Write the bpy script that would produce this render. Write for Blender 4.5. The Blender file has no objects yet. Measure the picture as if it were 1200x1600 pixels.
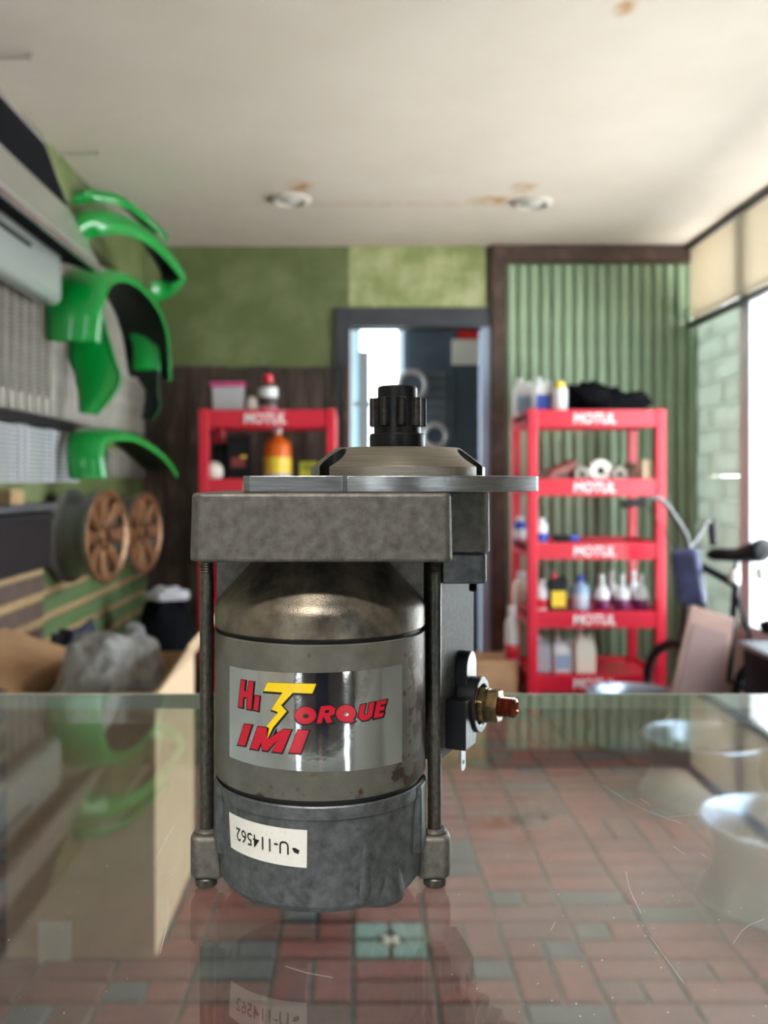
import bpy, bmesh, math, random
from mathutils import Matrix, Vector, noise as mnoise
random.seed(7)
SC = bpy.context.scene
COL = SC.collection
PI = math.pi

# ------------------------------------------------------------------ camera
F = 1450.0            # focal length in pixels of the 1200x1600 frame
CX, CY = 555.0, 750.0 # principal point: level camera, small lens shift
ZC = 1.15             # camera height above the floor
cam = bpy.data.cameras.new('camera')
camo = bpy.data.objects.new('camera', cam)
COL.objects.link(camo)
camo.location = (0, 0, ZC)
camo.rotation_euler = (PI/2, 0, 0)
cam.sensor_fit = 'VERTICAL'
cam.sensor_height = 36.0
cam.sensor_width = 27.0
cam.lens = F/1600*36
cam.shift_x = (600-CX)/1600
cam.shift_y = (CY-800)/1600
cam.clip_start = 0.01
cam.dof.use_dof = True
cam.dof.focus_distance = 0.305
cam.dof.aperture_fstop = 14.0
SC.camera = camo

# ------------------------------------------------------------------ world, lights, exposure
W = bpy.data.worlds.new('sky'); SC.world = W
W.use_nodes = True
bg = W.node_tree.nodes['Background']
bg.inputs['Color'].default_value = (0.86, 0.94, 1.0, 1)
bg.inputs['Strength'].default_value = 5.0
SC.view_settings.view_transform = 'Standard'
SC.view_settings.look = 'None'
SC.view_settings.gamma = 1.0
SC.view_settings.use_curve_mapping = False
SC.view_settings.exposure = 1.2

def portal(name, loc, rot, sx, sy):
    l = bpy.data.lights.new(name, 'AREA'); l.shape = 'RECTANGLE'; l.size = sx; l.size_y = sy
    l.cycles.is_portal = True
    o = bpy.data.objects.new(name, l); COL.objects.link(o)
    o.location = loc; o.rotation_euler = rot
    return o
sun = bpy.data.lights.new('sun', 'SUN'); sun.energy = 40.0; sun.color = (1.0, 0.95, 0.86); sun.angle = 0.01
suno = bpy.data.objects.new('sun', sun); COL.objects.link(suno)
suno.rotation_euler = (0, math.radians(-32), 0)   # over the roof from the left: lights the street outside
portal('daylight_portal', (2.04, 3.48, 1.42), (0, PI/2, 0), 2.02, 3.46)
portal('daylight_portal', (-0.96, -2.32, 1.3), (PI/2, 0, 0), 0.34, 1.64)
portal('daylight_portal', (1.425, -2.32, 1.3), (PI/2, 0, 0), 0.37, 1.64)
portal('daylight_portal', (0.18, 7.12, 1.53), (-PI/2, 0, 0), 0.5, 1.6)

# ------------------------------------------------------------------ materials
def lin(c):
    c = c/255.0
    return c/12.92 if c <= 0.04045 else ((c+0.055)/1.055)**2.4
def S(r, g, b): return (lin(r), lin(g), lin(b), 1)
MATS = {}
def mat(name, col, rough=0.5, metal=0.0, col2=None, scale=20.0, detail=6.0, lo=0.35, hi=0.65,
        bump=0.0, bscale=None, stretch=None, spec=0.5, rnd=0.0, coat=0.0, bd=0.002):
    if name in MATS: return MATS[name]
    m = bpy.data.materials.new(name); m.use_nodes = True
    nt = m.node_tree; N = nt.nodes; L = nt.links
    b = N['Principled BSDF']
    b.inputs['Roughness'].default_value = rough
    b.inputs['Metallic'].default_value = metal
    b.inputs['Specular IOR Level'].default_value = spec
    b.inputs['Coat Weight'].default_value = coat
    b.inputs['Base Color'].default_value = col
    tc = N.new('ShaderNodeTexCoord')
    src = tc.outputs['Object']
    if stretch:
        mp = N.new('ShaderNodeMapping'); mp.inputs['Scale'].default_value = stretch
        L.new(src, mp.inputs['Vector']); src = mp.outputs['Vector']
    out = None
    if col2 is not None:
        n = N.new('ShaderNodeTexNoise'); n.inputs['Scale'].default_value = scale; n.inputs['Detail'].default_value = detail
        n.inputs['Roughness'].default_value = 0.62
        L.new(src, n.inputs['Vector'])
        r = N.new('ShaderNodeMapRange'); r.inputs[1].default_value = lo; r.inputs[2].default_value = hi
        L.new(n.outputs['Fac'], r.inputs[0])
        mx = N.new('ShaderNodeMix'); mx.data_type = 'RGBA'
        mx.inputs['A'].default_value = col; mx.inputs['B'].default_value = col2
        L.new(r.outputs[0], mx.inputs['Factor'])
        out = mx.outputs['Result']
    if rnd > 0:
        oi = N.new('ShaderNodeObjectInfo')
        hs = N.new('ShaderNodeHueSaturation')
        mr = N.new('ShaderNodeMapRange'); mr.inputs[3].default_value = 1-rnd; mr.inputs[4].default_value = 1+rnd
        L.new(oi.outputs['Random'], mr.inputs[0]); L.new(mr.outputs[0], hs.inputs['Value'])
        if out: L.new(out, hs.inputs['Color'])
        else: hs.inputs['Color'].default_value = col
        out = hs.outputs['Color']
    if out: L.new(out, b.inputs['Base Color'])
    if bump > 0:
        n2 = N.new('ShaderNodeTexNoise'); n2.inputs['Scale'].default_value = bscale or scale; n2.inputs['Detail'].default_value = 5
        L.new(src, n2.inputs['Vector'])
        bp = N.new('ShaderNodeBump'); bp.inputs['Strength'].default_value = bump; bp.inputs['Distance'].default_value = bd
        L.new(n2.outputs['Fac'], bp.inputs['Height']); L.new(bp.outputs['Normal'], b.inputs['Normal'])
    MATS[name] = m
    return m
def arch_glass(name, tint, f0=0.043, rough=0.0, dust=0.0):
    m = bpy.data.materials.new(name); m.use_nodes = True
    nt = m.node_tree; N = nt.nodes; L = nt.links
    for n in list(N):
        if n.type != 'OUTPUT_MATERIAL': N.remove(n)
    o = [n for n in N if n.type == 'OUTPUT_MATERIAL'][0]
    tr = N.new('ShaderNodeBsdfTransparent'); tr.inputs['Color'].default_value = tint
    gl = N.new('ShaderNodeBsdfGlossy'); gl.inputs['Roughness'].default_value = rough
    lw = N.new('ShaderNodeLayerWeight')
    p = N.new('ShaderNodeMath'); p.operation = 'POWER'; p.inputs[1].default_value = 5.0
    L.new(lw.outputs['Facing'], p.inputs[0])
    ma = N.new('ShaderNodeMath'); ma.operation = 'MULTIPLY_ADD'; ma.inputs[1].default_value = 1-f0; ma.inputs[2].default_value = f0
    L.new(p.outputs[0], ma.inputs[0])
    mx = N.new('ShaderNodeMixShader'); L.new(ma.outputs[0], mx.inputs[0]); L.new(tr.outputs[0], mx.inputs[1]); L.new(gl.outputs[0], mx.inputs[2])
    if dust > 0:
        di = N.new('ShaderNodeBsdfDiffuse'); di.inputs['Color'].default_value = S(222,220,214)
        tc = N.new('ShaderNodeTexCoord'); nz = N.new('ShaderNodeTexNoise'); nz.inputs['Scale'].default_value = 18; nz.inputs['Detail'].default_value = 6
        L.new(tc.outputs['Object'], nz.inputs['Vector'])
        mr = N.new('ShaderNodeMapRange'); mr.inputs[1].default_value = 0.3; mr.inputs[2].default_value = 0.7; mr.inputs[3].default_value = dust*0.6; mr.inputs[4].default_value = dust*1.4
        L.new(nz.outputs['Fac'], mr.inputs[0])
        m2 = N.new('ShaderNodeMixShader'); L.new(mr.outputs[0], m2.inputs[0]); L.new(mx.outputs[0], m2.inputs[1]); L.new(di.outputs[0], m2.inputs[2]); mx = m2
    L.new(mx.outputs[0], o.inputs['Surface'])
    lw.inputs['Blend'].default_value = 0.5
    MATS[name] = m
    return m

def translucent(name, col, fac=0.5):
    m = bpy.data.materials.new(name); m.use_nodes = True
    nt = m.node_tree; N = nt.nodes; L = nt.links
    b = N['Principled BSDF']; b.inputs['Base Color'].default_value = col; b.inputs['Roughness'].default_value = 0.5
    t = N.new('ShaderNodeBsdfTranslucent'); t.inputs['Color'].default_value = col
    mx = N.new('ShaderNodeMixShader'); mx.inputs[0].default_value = fac
    o = [n for n in N if n.type == 'OUTPUT_MATERIAL'][0]
    L.new(b.outputs[0], mx.inputs[1]); L.new(t.outputs[0], mx.inputs[2]); L.new(mx.outputs[0], o.inputs['Surface'])
    MATS[name] = m
    return m

ALU = mat('cast_aluminium', S(120,116,110), 0.5, 0.7, S(82,79,74), 300, 12, 0.3, 0.72, 0.7, 3200, bd=0.0002)
ALU2 = mat('cast_aluminium_cool', S(116,118,120), 0.42, 0.75, S(72,74,76), 240, 10, 0.3, 0.72, 0.5, 2600, bd=0.0002)
ALU3 = mat('stained_cone_alloy', S(134,124,108), 0.38, 0.75, S(70,67,62), 80, 10, 0.36, 0.66, 0.4, 2000, bd=0.0002)
TURN = mat('turned_alloy', S(164,158,146), 0.28, 0.9, S(134,128,118), 60, 4, 0.3, 0.7, 0.5, 900, (1, 1, 30), bd=0.0001)
PLATE = mat('milled_plate', S(168,170,172), 0.30, 0.9, S(124,126,128), 60, 6, 0.3, 0.7, 0.5, 500, (1, 1, 12), bd=0.0001)
STEELBLK = mat('blackened_steel', S(30,30,32), 0.40, 0.6, S(20,19,19), 300, 6, 0.3, 0.7, 0.3, 900, bd=0.0001)
TOOTH = mat('worn_steel', S(62,58,54), 0.36, 0.7, S(30,28,27), 500, 6)
ZINC = mat('dull_zinc', S(92,89,82), 0.42, 0.75, S(56,53,48), 900, 8, 0.35, 0.7, 0.4, 1400, (1, 1, 0.5), bd=0.0001)
BRASS = mat('passivated_brass', S(138,116,78), 0.28, 0.9, S(84,74,58), 300, 6)
COPPER = mat('copper_thread', S(166,90,66), 0.30, 0.9, S(100,54,44), 400, 5)
BLKPL = mat('black_plastic', S(14,16,20), 0.30, 0, spec=0.5)
BLKRUB = mat('black_seal', S(8,8,9), 0.6)
TIN = mat('tinned_blade', S(170,172,170), 0.35, 0.9)
WHITE_ST = mat('white_sticker', S(214,212,206), 0.45, 0, S(192,188,180), 900, 5, 0.55, 0.8)
INK = mat('black_ink', S(10,10,12), 0.4)
REDINK = mat('red_ink', S(180,14,40), 0.3)
YELINK = mat('yellow_ink', S(226,194,16), 0.3)
CHROME = mat('chrome_foil', S(214,216,218), 0.09, 1.0, bump=0.5, bscale=110, bd=0.0002)
# painted field frame with rust where the paint has gone
def frame_paint():
    m = mat('olive_grey_paint', S(108,106,97), 0.42, 0.3, S(86,84,77), 120, 8, 0.3, 0.7, 0.3, 1600, bd=0.0002)
    nt = m.node_tree; N = nt.nodes; L = nt.links; b = N['Principled BSDF']
    src = b.inputs['Base Color'].links[0].from_socket
    tc = N.new('ShaderNodeTexCoord')
    n = N.new('ShaderNodeTexNoise'); n.inputs['Scale'].default_value = 170; n.inputs['Detail'].default_value = 7
    L.new(tc.outputs['Object'], n.inputs['Vector'])
    sx = N.new('ShaderNodeSeparateXYZ'); L.new(tc.outputs['Object'], sx.inputs[0])
    g = N.new('ShaderNodeMapRange'); g.inputs[1].default_value = 0.024; g.inputs[2].default_value = 0.036; g.inputs[3].default_value = 0; g.inputs[4].default_value = 0.27
    L.new(sx.outputs['X'], g.inputs[0])
    g2 = N.new('ShaderNodeMapRange'); g2.inputs[1].default_value = 0.012; g2.inputs[2].default_value = 0.0; g2.inputs[3].default_value = 0; g2.inputs[4].default_value = 0.13
    L.new(sx.outputs['Z'], g2.inputs[0])
    a = N.new('ShaderNodeMath'); L.new(n.outputs['Fac'], a.inputs[0]); L.new(g.outputs[0], a.inputs[1])
    a2 = N.new('ShaderNodeMath'); L.new(a.outputs[0], a2.inputs[0]); L.new(g2.outputs[0], a2.inputs[1])
    t = N.new('ShaderNodeMapRange'); t.inputs[1].default_value = 0.68; t.inputs[2].default_value = 0.74
    L.new(a2.outputs[0], t.inputs[0])
    mx = N.new('ShaderNodeMix'); mx.data_type = 'RGBA'; mx.inputs['B'].default_value = S(62,40,31)
    L.new(t.outputs[0], mx.inputs['Factor']); L.new(src, mx.inputs['A']); L.new(mx.outputs['Result'], b.inputs['Base Color'])
    return m
OLIVE = frame_paint()

GLASS = arch_glass('counter_glass', (0.885, 0.905, 0.89, 1), 0.105, 0.006, 0.02)
WGLASS = arch_glass('window_glass', (0.97, 0.99, 0.99, 1))
PLASTIC_CLR = arch_glass('clear_plastic', (0.75, 0.77, 0.8, 1), 0.12, 0.12)
EDGE = mat('glass_edge_green', S(150,153,142), 0.2)
SCR = mat('scratch_white', S(186,188,188), 0.5)
ALUFR = mat('brushed_frame', S(150,150,150), 0.35, 0.9)
WALLG = mat('green_painted_plaster', S(92,104,60), 0.5, 0, S(126,136,96), 3.2, 8, 0.45, 0.75, 0.15, 30)
WALLPALE = mat('pale_scraped_green', S(136,148,92), 0.6, 0, S(184,188,142), 5, 6, 0.4, 0.62, 0.1, 30)
WALLCREAM = mat('cream_wall', S(196,190,176), 0.7, 0, S(184,176,160), 4, 5)
CEIL = mat('ceiling_paint', S(214,205,192), 0.75, 0, S(206,196,182), 1.3, 5)
BRICKR = mat('red_paver', S(124,52,43), 0.5, 0, S(98,40,35), 40, 6, rnd=0.22, bump=0.3, bscale=120)
BRICKB = mat('brown_paver', S(104,64,54), 0.5, 0, S(84,50,44), 40, 6, rnd=0.2, bump=0.3, bscale=120)
BRICKS = mat('slate_paver', S(70,78,80), 0.5, 0, S(56,64,68), 40, 6, rnd=0.2, bump=0.3, bscale=120)
TILEG = mat('green_glazed_tile', S(96,134,118), 0.3, 0, S(70,108,96), 30, 5)
TILEW = mat('white_glazed_flower', S(200,190,180), 0.3)
MORTAR = mat('grey_mortar', S(104,102,98), 0.85, 0, S(82,80,78), 25, 6, bump=0.3, bscale=200)
REDPL = mat('red_plastic', S(206,24,50), 0.35, 0, coat=0.2)
WHITEP = mat('white_print', S(240,232,232), 0.5)
GREENFL = mat('glossy_green_gelcoat', S(0,142,54), 0.28, 0, coat=0.5)
WOODDK = mat('dark_rustic_wood', S(58,44,36), 0.65, 0, S(98,82,68), 9, 8, 0.48, 0.78, 0.3, 40, (3, 3, 0.6), rnd=0.25)
WOODTR = mat('dark_trim_wood', S(70,52,44), 0.6, 0, S(112,88,74), 12, 7, 0.5, 0.8, 0.2, 40)
SLATE = mat('slate_blue_paint', S(62,66,72), 0.5, 0, S(50,54,62), 6, 5)
SLATE2 = mat('slate_metal_door', S(74,88,108), 0.5, 0, S(62,74,92), 5, 4)
BATG = mat('sage_green_board', S(150,172,142), 0.5, 0, S(132,156,128), 5, 6, 0.35, 0.7, rnd=0.08)
BATC = mat('off_white_batten', S(146,141,132), 0.5, 0, S(104,97,87), 9, 6, 0.4, 0.7, rnd=0.08)
LOUV = mat('white_louvre', S(176,178,184), 0.4, 0, S(186,188,192), 10, 4)
SLATG = mat('green_slat_board', S(84,108,66), 0.5, 0, S(102,122,80), 6, 6, rnd=0.1)
TAN = mat('tan_strip', S(170,144,104), 0.6, 0, S(150,122,86), 15, 5)
BROWNB = mat('brown_slat_board', S(98,82,72), 0.6, 0, S(80,64,56), 10, 6, rnd=0.1)
CARD = mat('cardboard', S(186,146,108), 0.75, 0, S(172,132,96), 12, 5)
CARDLIT = mat('cardboard_lit', S(224,194,158), 0.75, 0, S(212,180,144), 12, 5)  # paler copy of cardboard: window light put into right side and flap
BLACK = mat('matt_black', S(12,13,16), 0.55, 0, S(18,19,23), 12, 5, spec=0.3)
BLACKCL = mat('black_cloth', S(7,8,11), 0.9, 0, S(14,15,19), 30, 6, spec=0.1)
NAVY = mat('navy_cloth', S(28,34,58), 0.8, 0, S(20,24,40), 14, 5)
RUBBER = mat('tyre_rubber', S(22,22,24), 0.75)
BRONZE = mat('bronze_wheel', S(138,100,66), 0.35, 0.5, S(100,70,46), 14, 5)
GUN = mat('gunmetal_barrel', S(118,120,116), 0.35, 0.5)
SILVER = mat('silver_wheel', S(150,160,178), 0.28, 0.85)
SILVERD = mat('wheel_dark_inside', S(86,90,98), 0.4, 0.7)
WFRAME = mat('white_window_frame', S(232,232,236), 0.4)
BLINDM = translucent('cream_blind_slat', S(232,224,208), 0.25)
PIERM = mat('pale_stone_block', S(186,190,178), 0.7, 0, S(214,212,206), 9, 6, 0.4, 0.7, 0.2, 50, rnd=0.1)
LIGHTG = mat('silver_grey_panel', S(150,149,142), 0.22, 0.35)
CHARC = mat('charcoal_panel', S(14,16,20), 0.9, spec=0.1)
TRIMS = mat('polished_trim', S(206,200,204), 0.15, 0.8)
WPLAST = mat('white_plastic', S(224,226,226), 0.4)
LAMPR = mat('lamp_reflector', S(226,226,222), 0.2, 0.6)
CLEARBL = mat('pale_blue_bottle', S(150,176,206), 0.25)
BLUEP = mat('blue_plastic', S(36,74,178), 0.4)
PURP = mat('purple_liquid', S(112,34,84), 0.3)
ORANGE = mat('orange_drink', S(226,104,32), 0.25)
YELL = mat('yellow_print', S(238,206,60), 0.4)
LIME = mat('lime_carton', S(206,212,60), 0.5)
PINK = mat('pink_lid', S(204,70,128), 0.4)
LEATHER = mat('red_brown_leather', S(140,72,58), 0.55, 0, S(110,56,46), 20, 5)
STONEGR = mat('grey_metal_part', S(164,158,148), 0.5, 0.3, S(120,112,102), 30, 5)
CREAMC = mat('cream_carton', S(222,204,168), 0.6)
PADM = mat('mauve_board', S(150,120,108), 0.7, 0, S(134,104,96), 7, 5)
BAGV = mat('violet_blue_cloth', S(74,80,116), 0.6, 0, S(46,48,76), 10, 4)
PAVE = mat('outdoor_pavement', S(190,190,190), 0.8, 0, S(170,170,172), 3, 5)

# ------------------------------------------------------------------ mesh helpers
def P(px, py, Y): return Vector(((px-CX)*Y/F, Y, ZC-(py-CY)*Y/F))
def PX(px, Y): return (px-CX)*Y/F
def PZ(py, Y): return ZC-(py-CY)*Y/F
def wloc(o):
    v = Vector((0, 0, 0))
    while o is not None:
        v = v+o.location; o = o.parent
    return v
def empty(name, loc, label=None, cat=None, group=None):
    o = bpy.data.objects.new(name, None); o.location = loc; o.empty_display_size = 0.05
    COL.objects.link(o)
    if label: tag(o, label, cat, group)
    return o
def tag(o, label, cat, group=None, kind=None):
    if label: o['label'] = label
    if cat: o['category'] = cat
    if group: o['group'] = group
    if kind: o['kind'] = kind
    return o
class MB:
    def __init__(s): s.v = []; s.f = []; s.mi = []; s.X = None; s.m = 0
    def add(s, vs, fs):
        o = len(s.v)
        if s.X is not None: vs = [s.X @ Vector(v) for v in vs]
        s.v += [tuple(v) for v in vs]
        s.f += [tuple(i+o for i in f) for f in fs]
        s.mi += [s.m]*len(fs)
        return s
    def box(s, x0, x1, y0, y1, z0, z1):
        return s.add([(x0,y0,z0),(x1,y0,z0),(x1,y1,z0),(x0,y1,z0),(x0,y0,z1),(x1,y0,z1),(x1,y1,z1),(x0,y1,z1)],
                     [(3,2,1,0),(4,5,6,7),(0,1,5,4),(1,2,6,5),(2,3,7,6),(3,0,4,7)])
    def cbox(s, c, sx, sy, sz): return s.box(c[0]-sx/2, c[0]+sx/2, c[1]-sy/2, c[1]+sy/2, c[2]-sz/2, c[2]+sz/2)
    def lathe(s, prof, seg=48, c=(0, 0, 0), a0=0, a1=2*PI, closed=True):
        vs = []; fs = []; n = len(prof); full = abs(a1-a0-2*PI) < 1e-6
        cols = seg if full else seg+1
        for i in range(cols):
            a = a0+(a1-a0)*i/seg
            for r, z in prof: vs.append((c[0]+r*math.cos(a), c[1]+r*math.sin(a), c[2]+z))
        for i in range(seg):
            i2 = (i+1) % cols
            for j in range(n-1):
                a, b, cc, d = i*n+j, i2*n+j, i2*n+j+1, i*n+j+1
                fs.append((a, b, cc, d))
        if full and closed:
            if prof[0][0] > 1e-9: fs.append(tuple(i*n for i in range(cols))[::-1])
            if prof[-1][0] > 1e-9: fs.append(tuple(i*n+n-1 for i in range(cols)))
        return s.add(vs, fs)
    def prism(s, pts, z0, z1, inset=0.0):
        n = len(pts)
        cx = sum(p[0] for p in pts)/n; cy = sum(p[1] for p in pts)/n
        k = 1-inset
        vs = [(p[0], p[1], z0) for p in pts]+[(cx+(p[0]-cx)*k, cy+(p[1]-cy)*k, z1) for p in pts]
        fs = [tuple(range(n))[::-1], tuple(range(n, 2*n))]+[(i, (i+1) % n, n+(i+1) % n, n+i) for i in range(n)]
        return s.add(vs, fs)
    def tube(s, pts, r, seg=10, caps=True):
        pts = [Vector(p) for p in pts]; n = len(pts); rs = r if isinstance(r, (list, tuple)) else [r]*n
        vs = []; fs = []; up = None
        for i, p in enumerate(pts):
            t = (pts[min(i+1, n-1)]-pts[max(i-1, 0)]).normalized()
            if up is None:
                up = Vector((0, 0, 1)) if abs(t.z) < 0.9 else Vector((1, 0, 0))
            u = t.cross(up)
            if u.length < 1e-6: u = t.orthogonal()
            u.normalize(); w = u.cross(t); up = w
            for k in range(seg):
                a = 2*PI*k/seg
                vs.append(p+(u*math.cos(a)+w*math.sin(a))*rs[i])
        for i in range(n-1):
            for k in range(seg):
                k2 = (k+1) % seg
                fs.append((i*seg+k, i*seg+k2, (i+1)*seg+k2, (i+1)*seg+k))
        if caps:
            fs.append(tuple(range(seg))[::-1]); fs.append(tuple((n-1)*seg+k for k in range(seg)))
        return s.add(vs, fs)
    def ring(s, c, R, r, axis='z', seg=40, k=10, a0=0, a1=2*PI):
        full = abs(a1-a0-2*PI) < 1e-6; n = seg if full else seg+1
        vs = []; fs = []
        for i in range(n):
            a = a0+(a1-a0)*i/seg
            for j in range(k):
                b = 2*PI*j/k; rr = R+r*math.cos(b); h = r*math.sin(b)
                p = (rr*math.cos(a), rr*math.sin(a), h)
                if axis == 'y': p = (p[0], p[2], p[1])
                if axis == 'x': p = (p[2], p[0], p[1])
                vs.append((c[0]+p[0], c[1]+p[1], c[2]+p[2]))
        for i in range(seg):
            i2 = (i+1) % n
            for j in range(k):
                j2 = (j+1) % k
                fs.append((i*k+j, i2*k+j, i2*k+j2, i*k+j2))
        return s.add(vs, fs)
    def grid(s, rows):
        n = len(rows[0]); vs = [p for r in rows for p in r]; fs = []
        for i in range(len(rows)-1):
            for j in range(n-1): fs.append((i*n+j, i*n+j+1, (i+1)*n+j+1, (i+1)*n+j))
        return s.add(vs, fs)
    def build(s, name, m, parent=None, bevel=0.0, smooth=None, solid=0.0, sub=0, segs=2, fix=True, soff=0.0):
        xs = [v[0] for v in s.v]; ys = [v[1] for v in s.v]; zs = [v[2] for v in s.v]
        o0 = Vector(((min(xs)+max(xs))/2, (min(ys)+max(ys))/2, min(zs)))
        me = bpy.data.meshes.new(name)
        me.from_pydata([(v[0]-o0.x, v[1]-o0.y, v[2]-o0.z) for v in s.v], [], s.f)
        ms = m if isinstance(m, (list, tuple)) else [m]
        for q in ms: me.materials.append(q)
        for p, i in zip(me.polygons, s.mi): p.material_index = i
        if fix:
            bm = bmesh.new(); bm.from_mesh(me); bmesh.ops.recalc_face_normals(bm, faces=bm.faces); bm.to_mesh(me); bm.free()
        if smooth is not None:
            for p in me.polygons: p.use_smooth = True
            me.set_sharp_from_angle(angle=math.radians(smooth))
        ob = bpy.data.objects.new(name, me); COL.objects.link(ob)
        if parent is not None:
            ob.parent = parent; ob.location = o0-wloc(parent)
        else: ob.location = o0
        if sub:
            q = ob.modifiers.new('sub', 'SUBSURF'); q.levels = sub; q.render_levels = sub
        if solid:
            q = ob.modifiers.new('solid', 'SOLIDIFY'); q.thickness = solid; q.offset = soff
        if bevel:
            q = ob.modifiers.new('bevel', 'BEVEL'); q.width = bevel; q.segments = segs; q.limit_method = 'ANGLE'; q.angle_limit = math.radians(35)
            q.harden_normals = False
        return ob
def struct(o): o['kind'] = 'structure'; return o
def spline(pts, n):
    pts = [Vector(p) for p in pts]; out = []
    q = [pts[0]*2-pts[1]]+pts+[pts[-1]*2-pts[-2]]
    for i in range(len(pts)-1):
        a, b, c, d = q[i], q[i+1], q[i+2], q[i+3]
        for k in range(n):
            t = k/n
            out.append(0.5*((2*b)+(c-a)*t+(2*a-5*b+4*c-d)*t*t+(3*b-a-3*c+d)*t**3))
    out.append(pts[-1]); return out
def text_mesh(body, size=1.0, bold=0.0, xs=1.0, shear=0.0):
    cu = bpy.data.curves.new('txt', 'FONT'); cu.body = body; cu.size = size; cu.offset = bold; cu.shear = shear
    cu.align_x = 'CENTER'; cu.align_y = 'CENTER'; cu.resolution_u = 4
    o = bpy.data.objects.new('txt', cu); COL.objects.link(o)
    dg = bpy.context.evaluated_depsgraph_get(); dg.update()
    me = bpy.data.meshes.new_from_object(o.evaluated_get(dg))
    vs = [(v.co.x*xs, v.co.y) for v in me.vertices]; fs = [tuple(p.vertices) for p in me.polygons]
    bpy.data.objects.remove(o); bpy.data.curves.remove(cu); bpy.data.meshes.remove(me)
    return vs, fs
def text_size(vs):
    return (min(v[0] for v in vs), max(v[0] for v in vs), min(v[1] for v in vs), max(v[1] for v in vs))

# ------------------------------------------------------------------ room shell
XL, XR, YB, YF, ZT = -1.19, 1.926, 5.22, -2.2, 2.464
def bs(name, m, *boxes, **k):
    b = MB()
    for q in boxes: b.box(*q)
    return b.build(name, m, **k)
# ceiling with brown water stains where the plaster is patched
ceil = struct(bs('ceiling', CEIL, (XL-0.1, XR+0.1, YF-0.1, 7.2, ZT, ZT+0.12)))
def stain_ceiling():
    m = CEIL; nt = m.node_tree; N = nt.nodes; L = nt.links; b = N['Principled BSDF']
    src = b.inputs['Base Color'].links[0].from_socket
    tc = N.new('ShaderNodeTexCoord')
    o0 = ceil.location
    n = N.new('ShaderNodeTexNoise'); n.inputs['Scale'].default_value = 14; n.inputs['Detail'].default_value = 5
    L.new(tc.outputs['Object'], n.inputs['Vector'])
    acc = None
    for (x, y, rx, ry) in [(0.76,4.17,0.07,0.09),(0.645,4.36,0.12,0.08),(-0.25,4.15,0.07,0.09),(0.75,2.58,0.035,0.06),(0.25,4.42,0.8,0.05)]:
        mp = N.new('ShaderNodeMapping'); mp.vector_type = 'POINT'
        mp.inputs['Location'].default_value = (-(x-o0.x)/rx, -(y-o0.y)/ry, 0); mp.inputs['Scale'].default_value = (1/rx, 1/ry, 0)
        L.new(tc.outputs['Object'], mp.inputs['Vector'])
        d = N.new('ShaderNodeVectorMath'); d.operation = 'LENGTH'; L.new(mp.outputs[0], d.inputs[0])
        r = N.new('ShaderNodeMapRange'); r.inputs[1].default_value = 0.4; r.inputs[2].default_value = 1.1; r.inputs[3].default_value = 0.95 if rx < 0.5 else 0.3; r.inputs[4].default_value = 0
        L.new(d.outputs['Value'], r.inputs[0])
        if acc is None: acc = r.outputs[0]
        else:
            a = N.new('ShaderNodeMath'); a.operation = 'MAXIMUM'; L.new(acc, a.inputs[0]); L.new(r.outputs[0], a.inputs[1]); acc = a.outputs[0]
    q = N.new('ShaderNodeMapRange'); q.inputs[1].default_value = 0.35; q.inputs[2].default_value = 0.6
    L.new(n.outputs['Fac'], q.inputs[0])
    a = N.new('ShaderNodeMath'); a.operation = 'MULTIPLY'; L.new(acc, a.inputs[0]); L.new(q.outputs[0], a.inputs[1])
    mx = N.new('ShaderNodeMix'); mx.data_type = 'RGBA'; mx.inputs['B'].default_value = S(176,132,76)
    L.new(a.outputs[0], mx.inputs['Factor']); L.new(src, mx.inputs['A']); L.new(mx.outputs['Result'], b.inputs['Base Color'])
stain_ceiling()
floor = struct(bs('floor', MORTAR, (XL-0.1, XR+0.1, YF-0.1, 7.2, -0.1, 0.0)))
struct(bs('pavement', PAVE, (XR+0.2, 14, -14, 14, -0.2, -0.1), (-14, XR+0.2, -14, YF-0.2, -0.2, -0.1)))

# floor pavers: cells of pavers laid at random, near ones as parts, the far rest as one part
CELL = 0.185; G = 0.011
paver_mesh = {}
def paver_me(w, d, m):
    k = (round(w, 4), round(d, 4), m.name)
    if k not in paver_mesh:
        b = MB(); h = 0.012; e = 0.004; x, y = w/2, d/2
        b.add([(-x,-y,0),(x,-y,0),(x,y,0),(-x,y,0),(-x,-y,h-e),(x,-y,h-e),(x,y,h-e),(-x,y,h-e),(-x+e,-y+e,h),(x-e,-y+e,h),(x-e,y-e,h),(-x+e,y-e,h)],
              [(0,1,5,4),(1,2,6,5),(2,3,7,6),(3,0,4,7),(4,5,9,8),(5,6,10,9),(6,7,11,10),(7,4,8,11),(8,9,10,11)])
        me = bpy.data.meshes.new('paver'); me.from_pydata(b.v, [], b.f); me.materials.append(m)
        paver_mesh[k] = me
    return paver_mesh[k]
def pick_mat(): return random.choices([BRICKR, BRICKB, BRICKS], [0.70, 0.22, 0.08])[0]
near = []; far = []
X0 = 0.087-0.0925-CELL*6; Y0 = 2.30-0.0925-CELL*3
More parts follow.
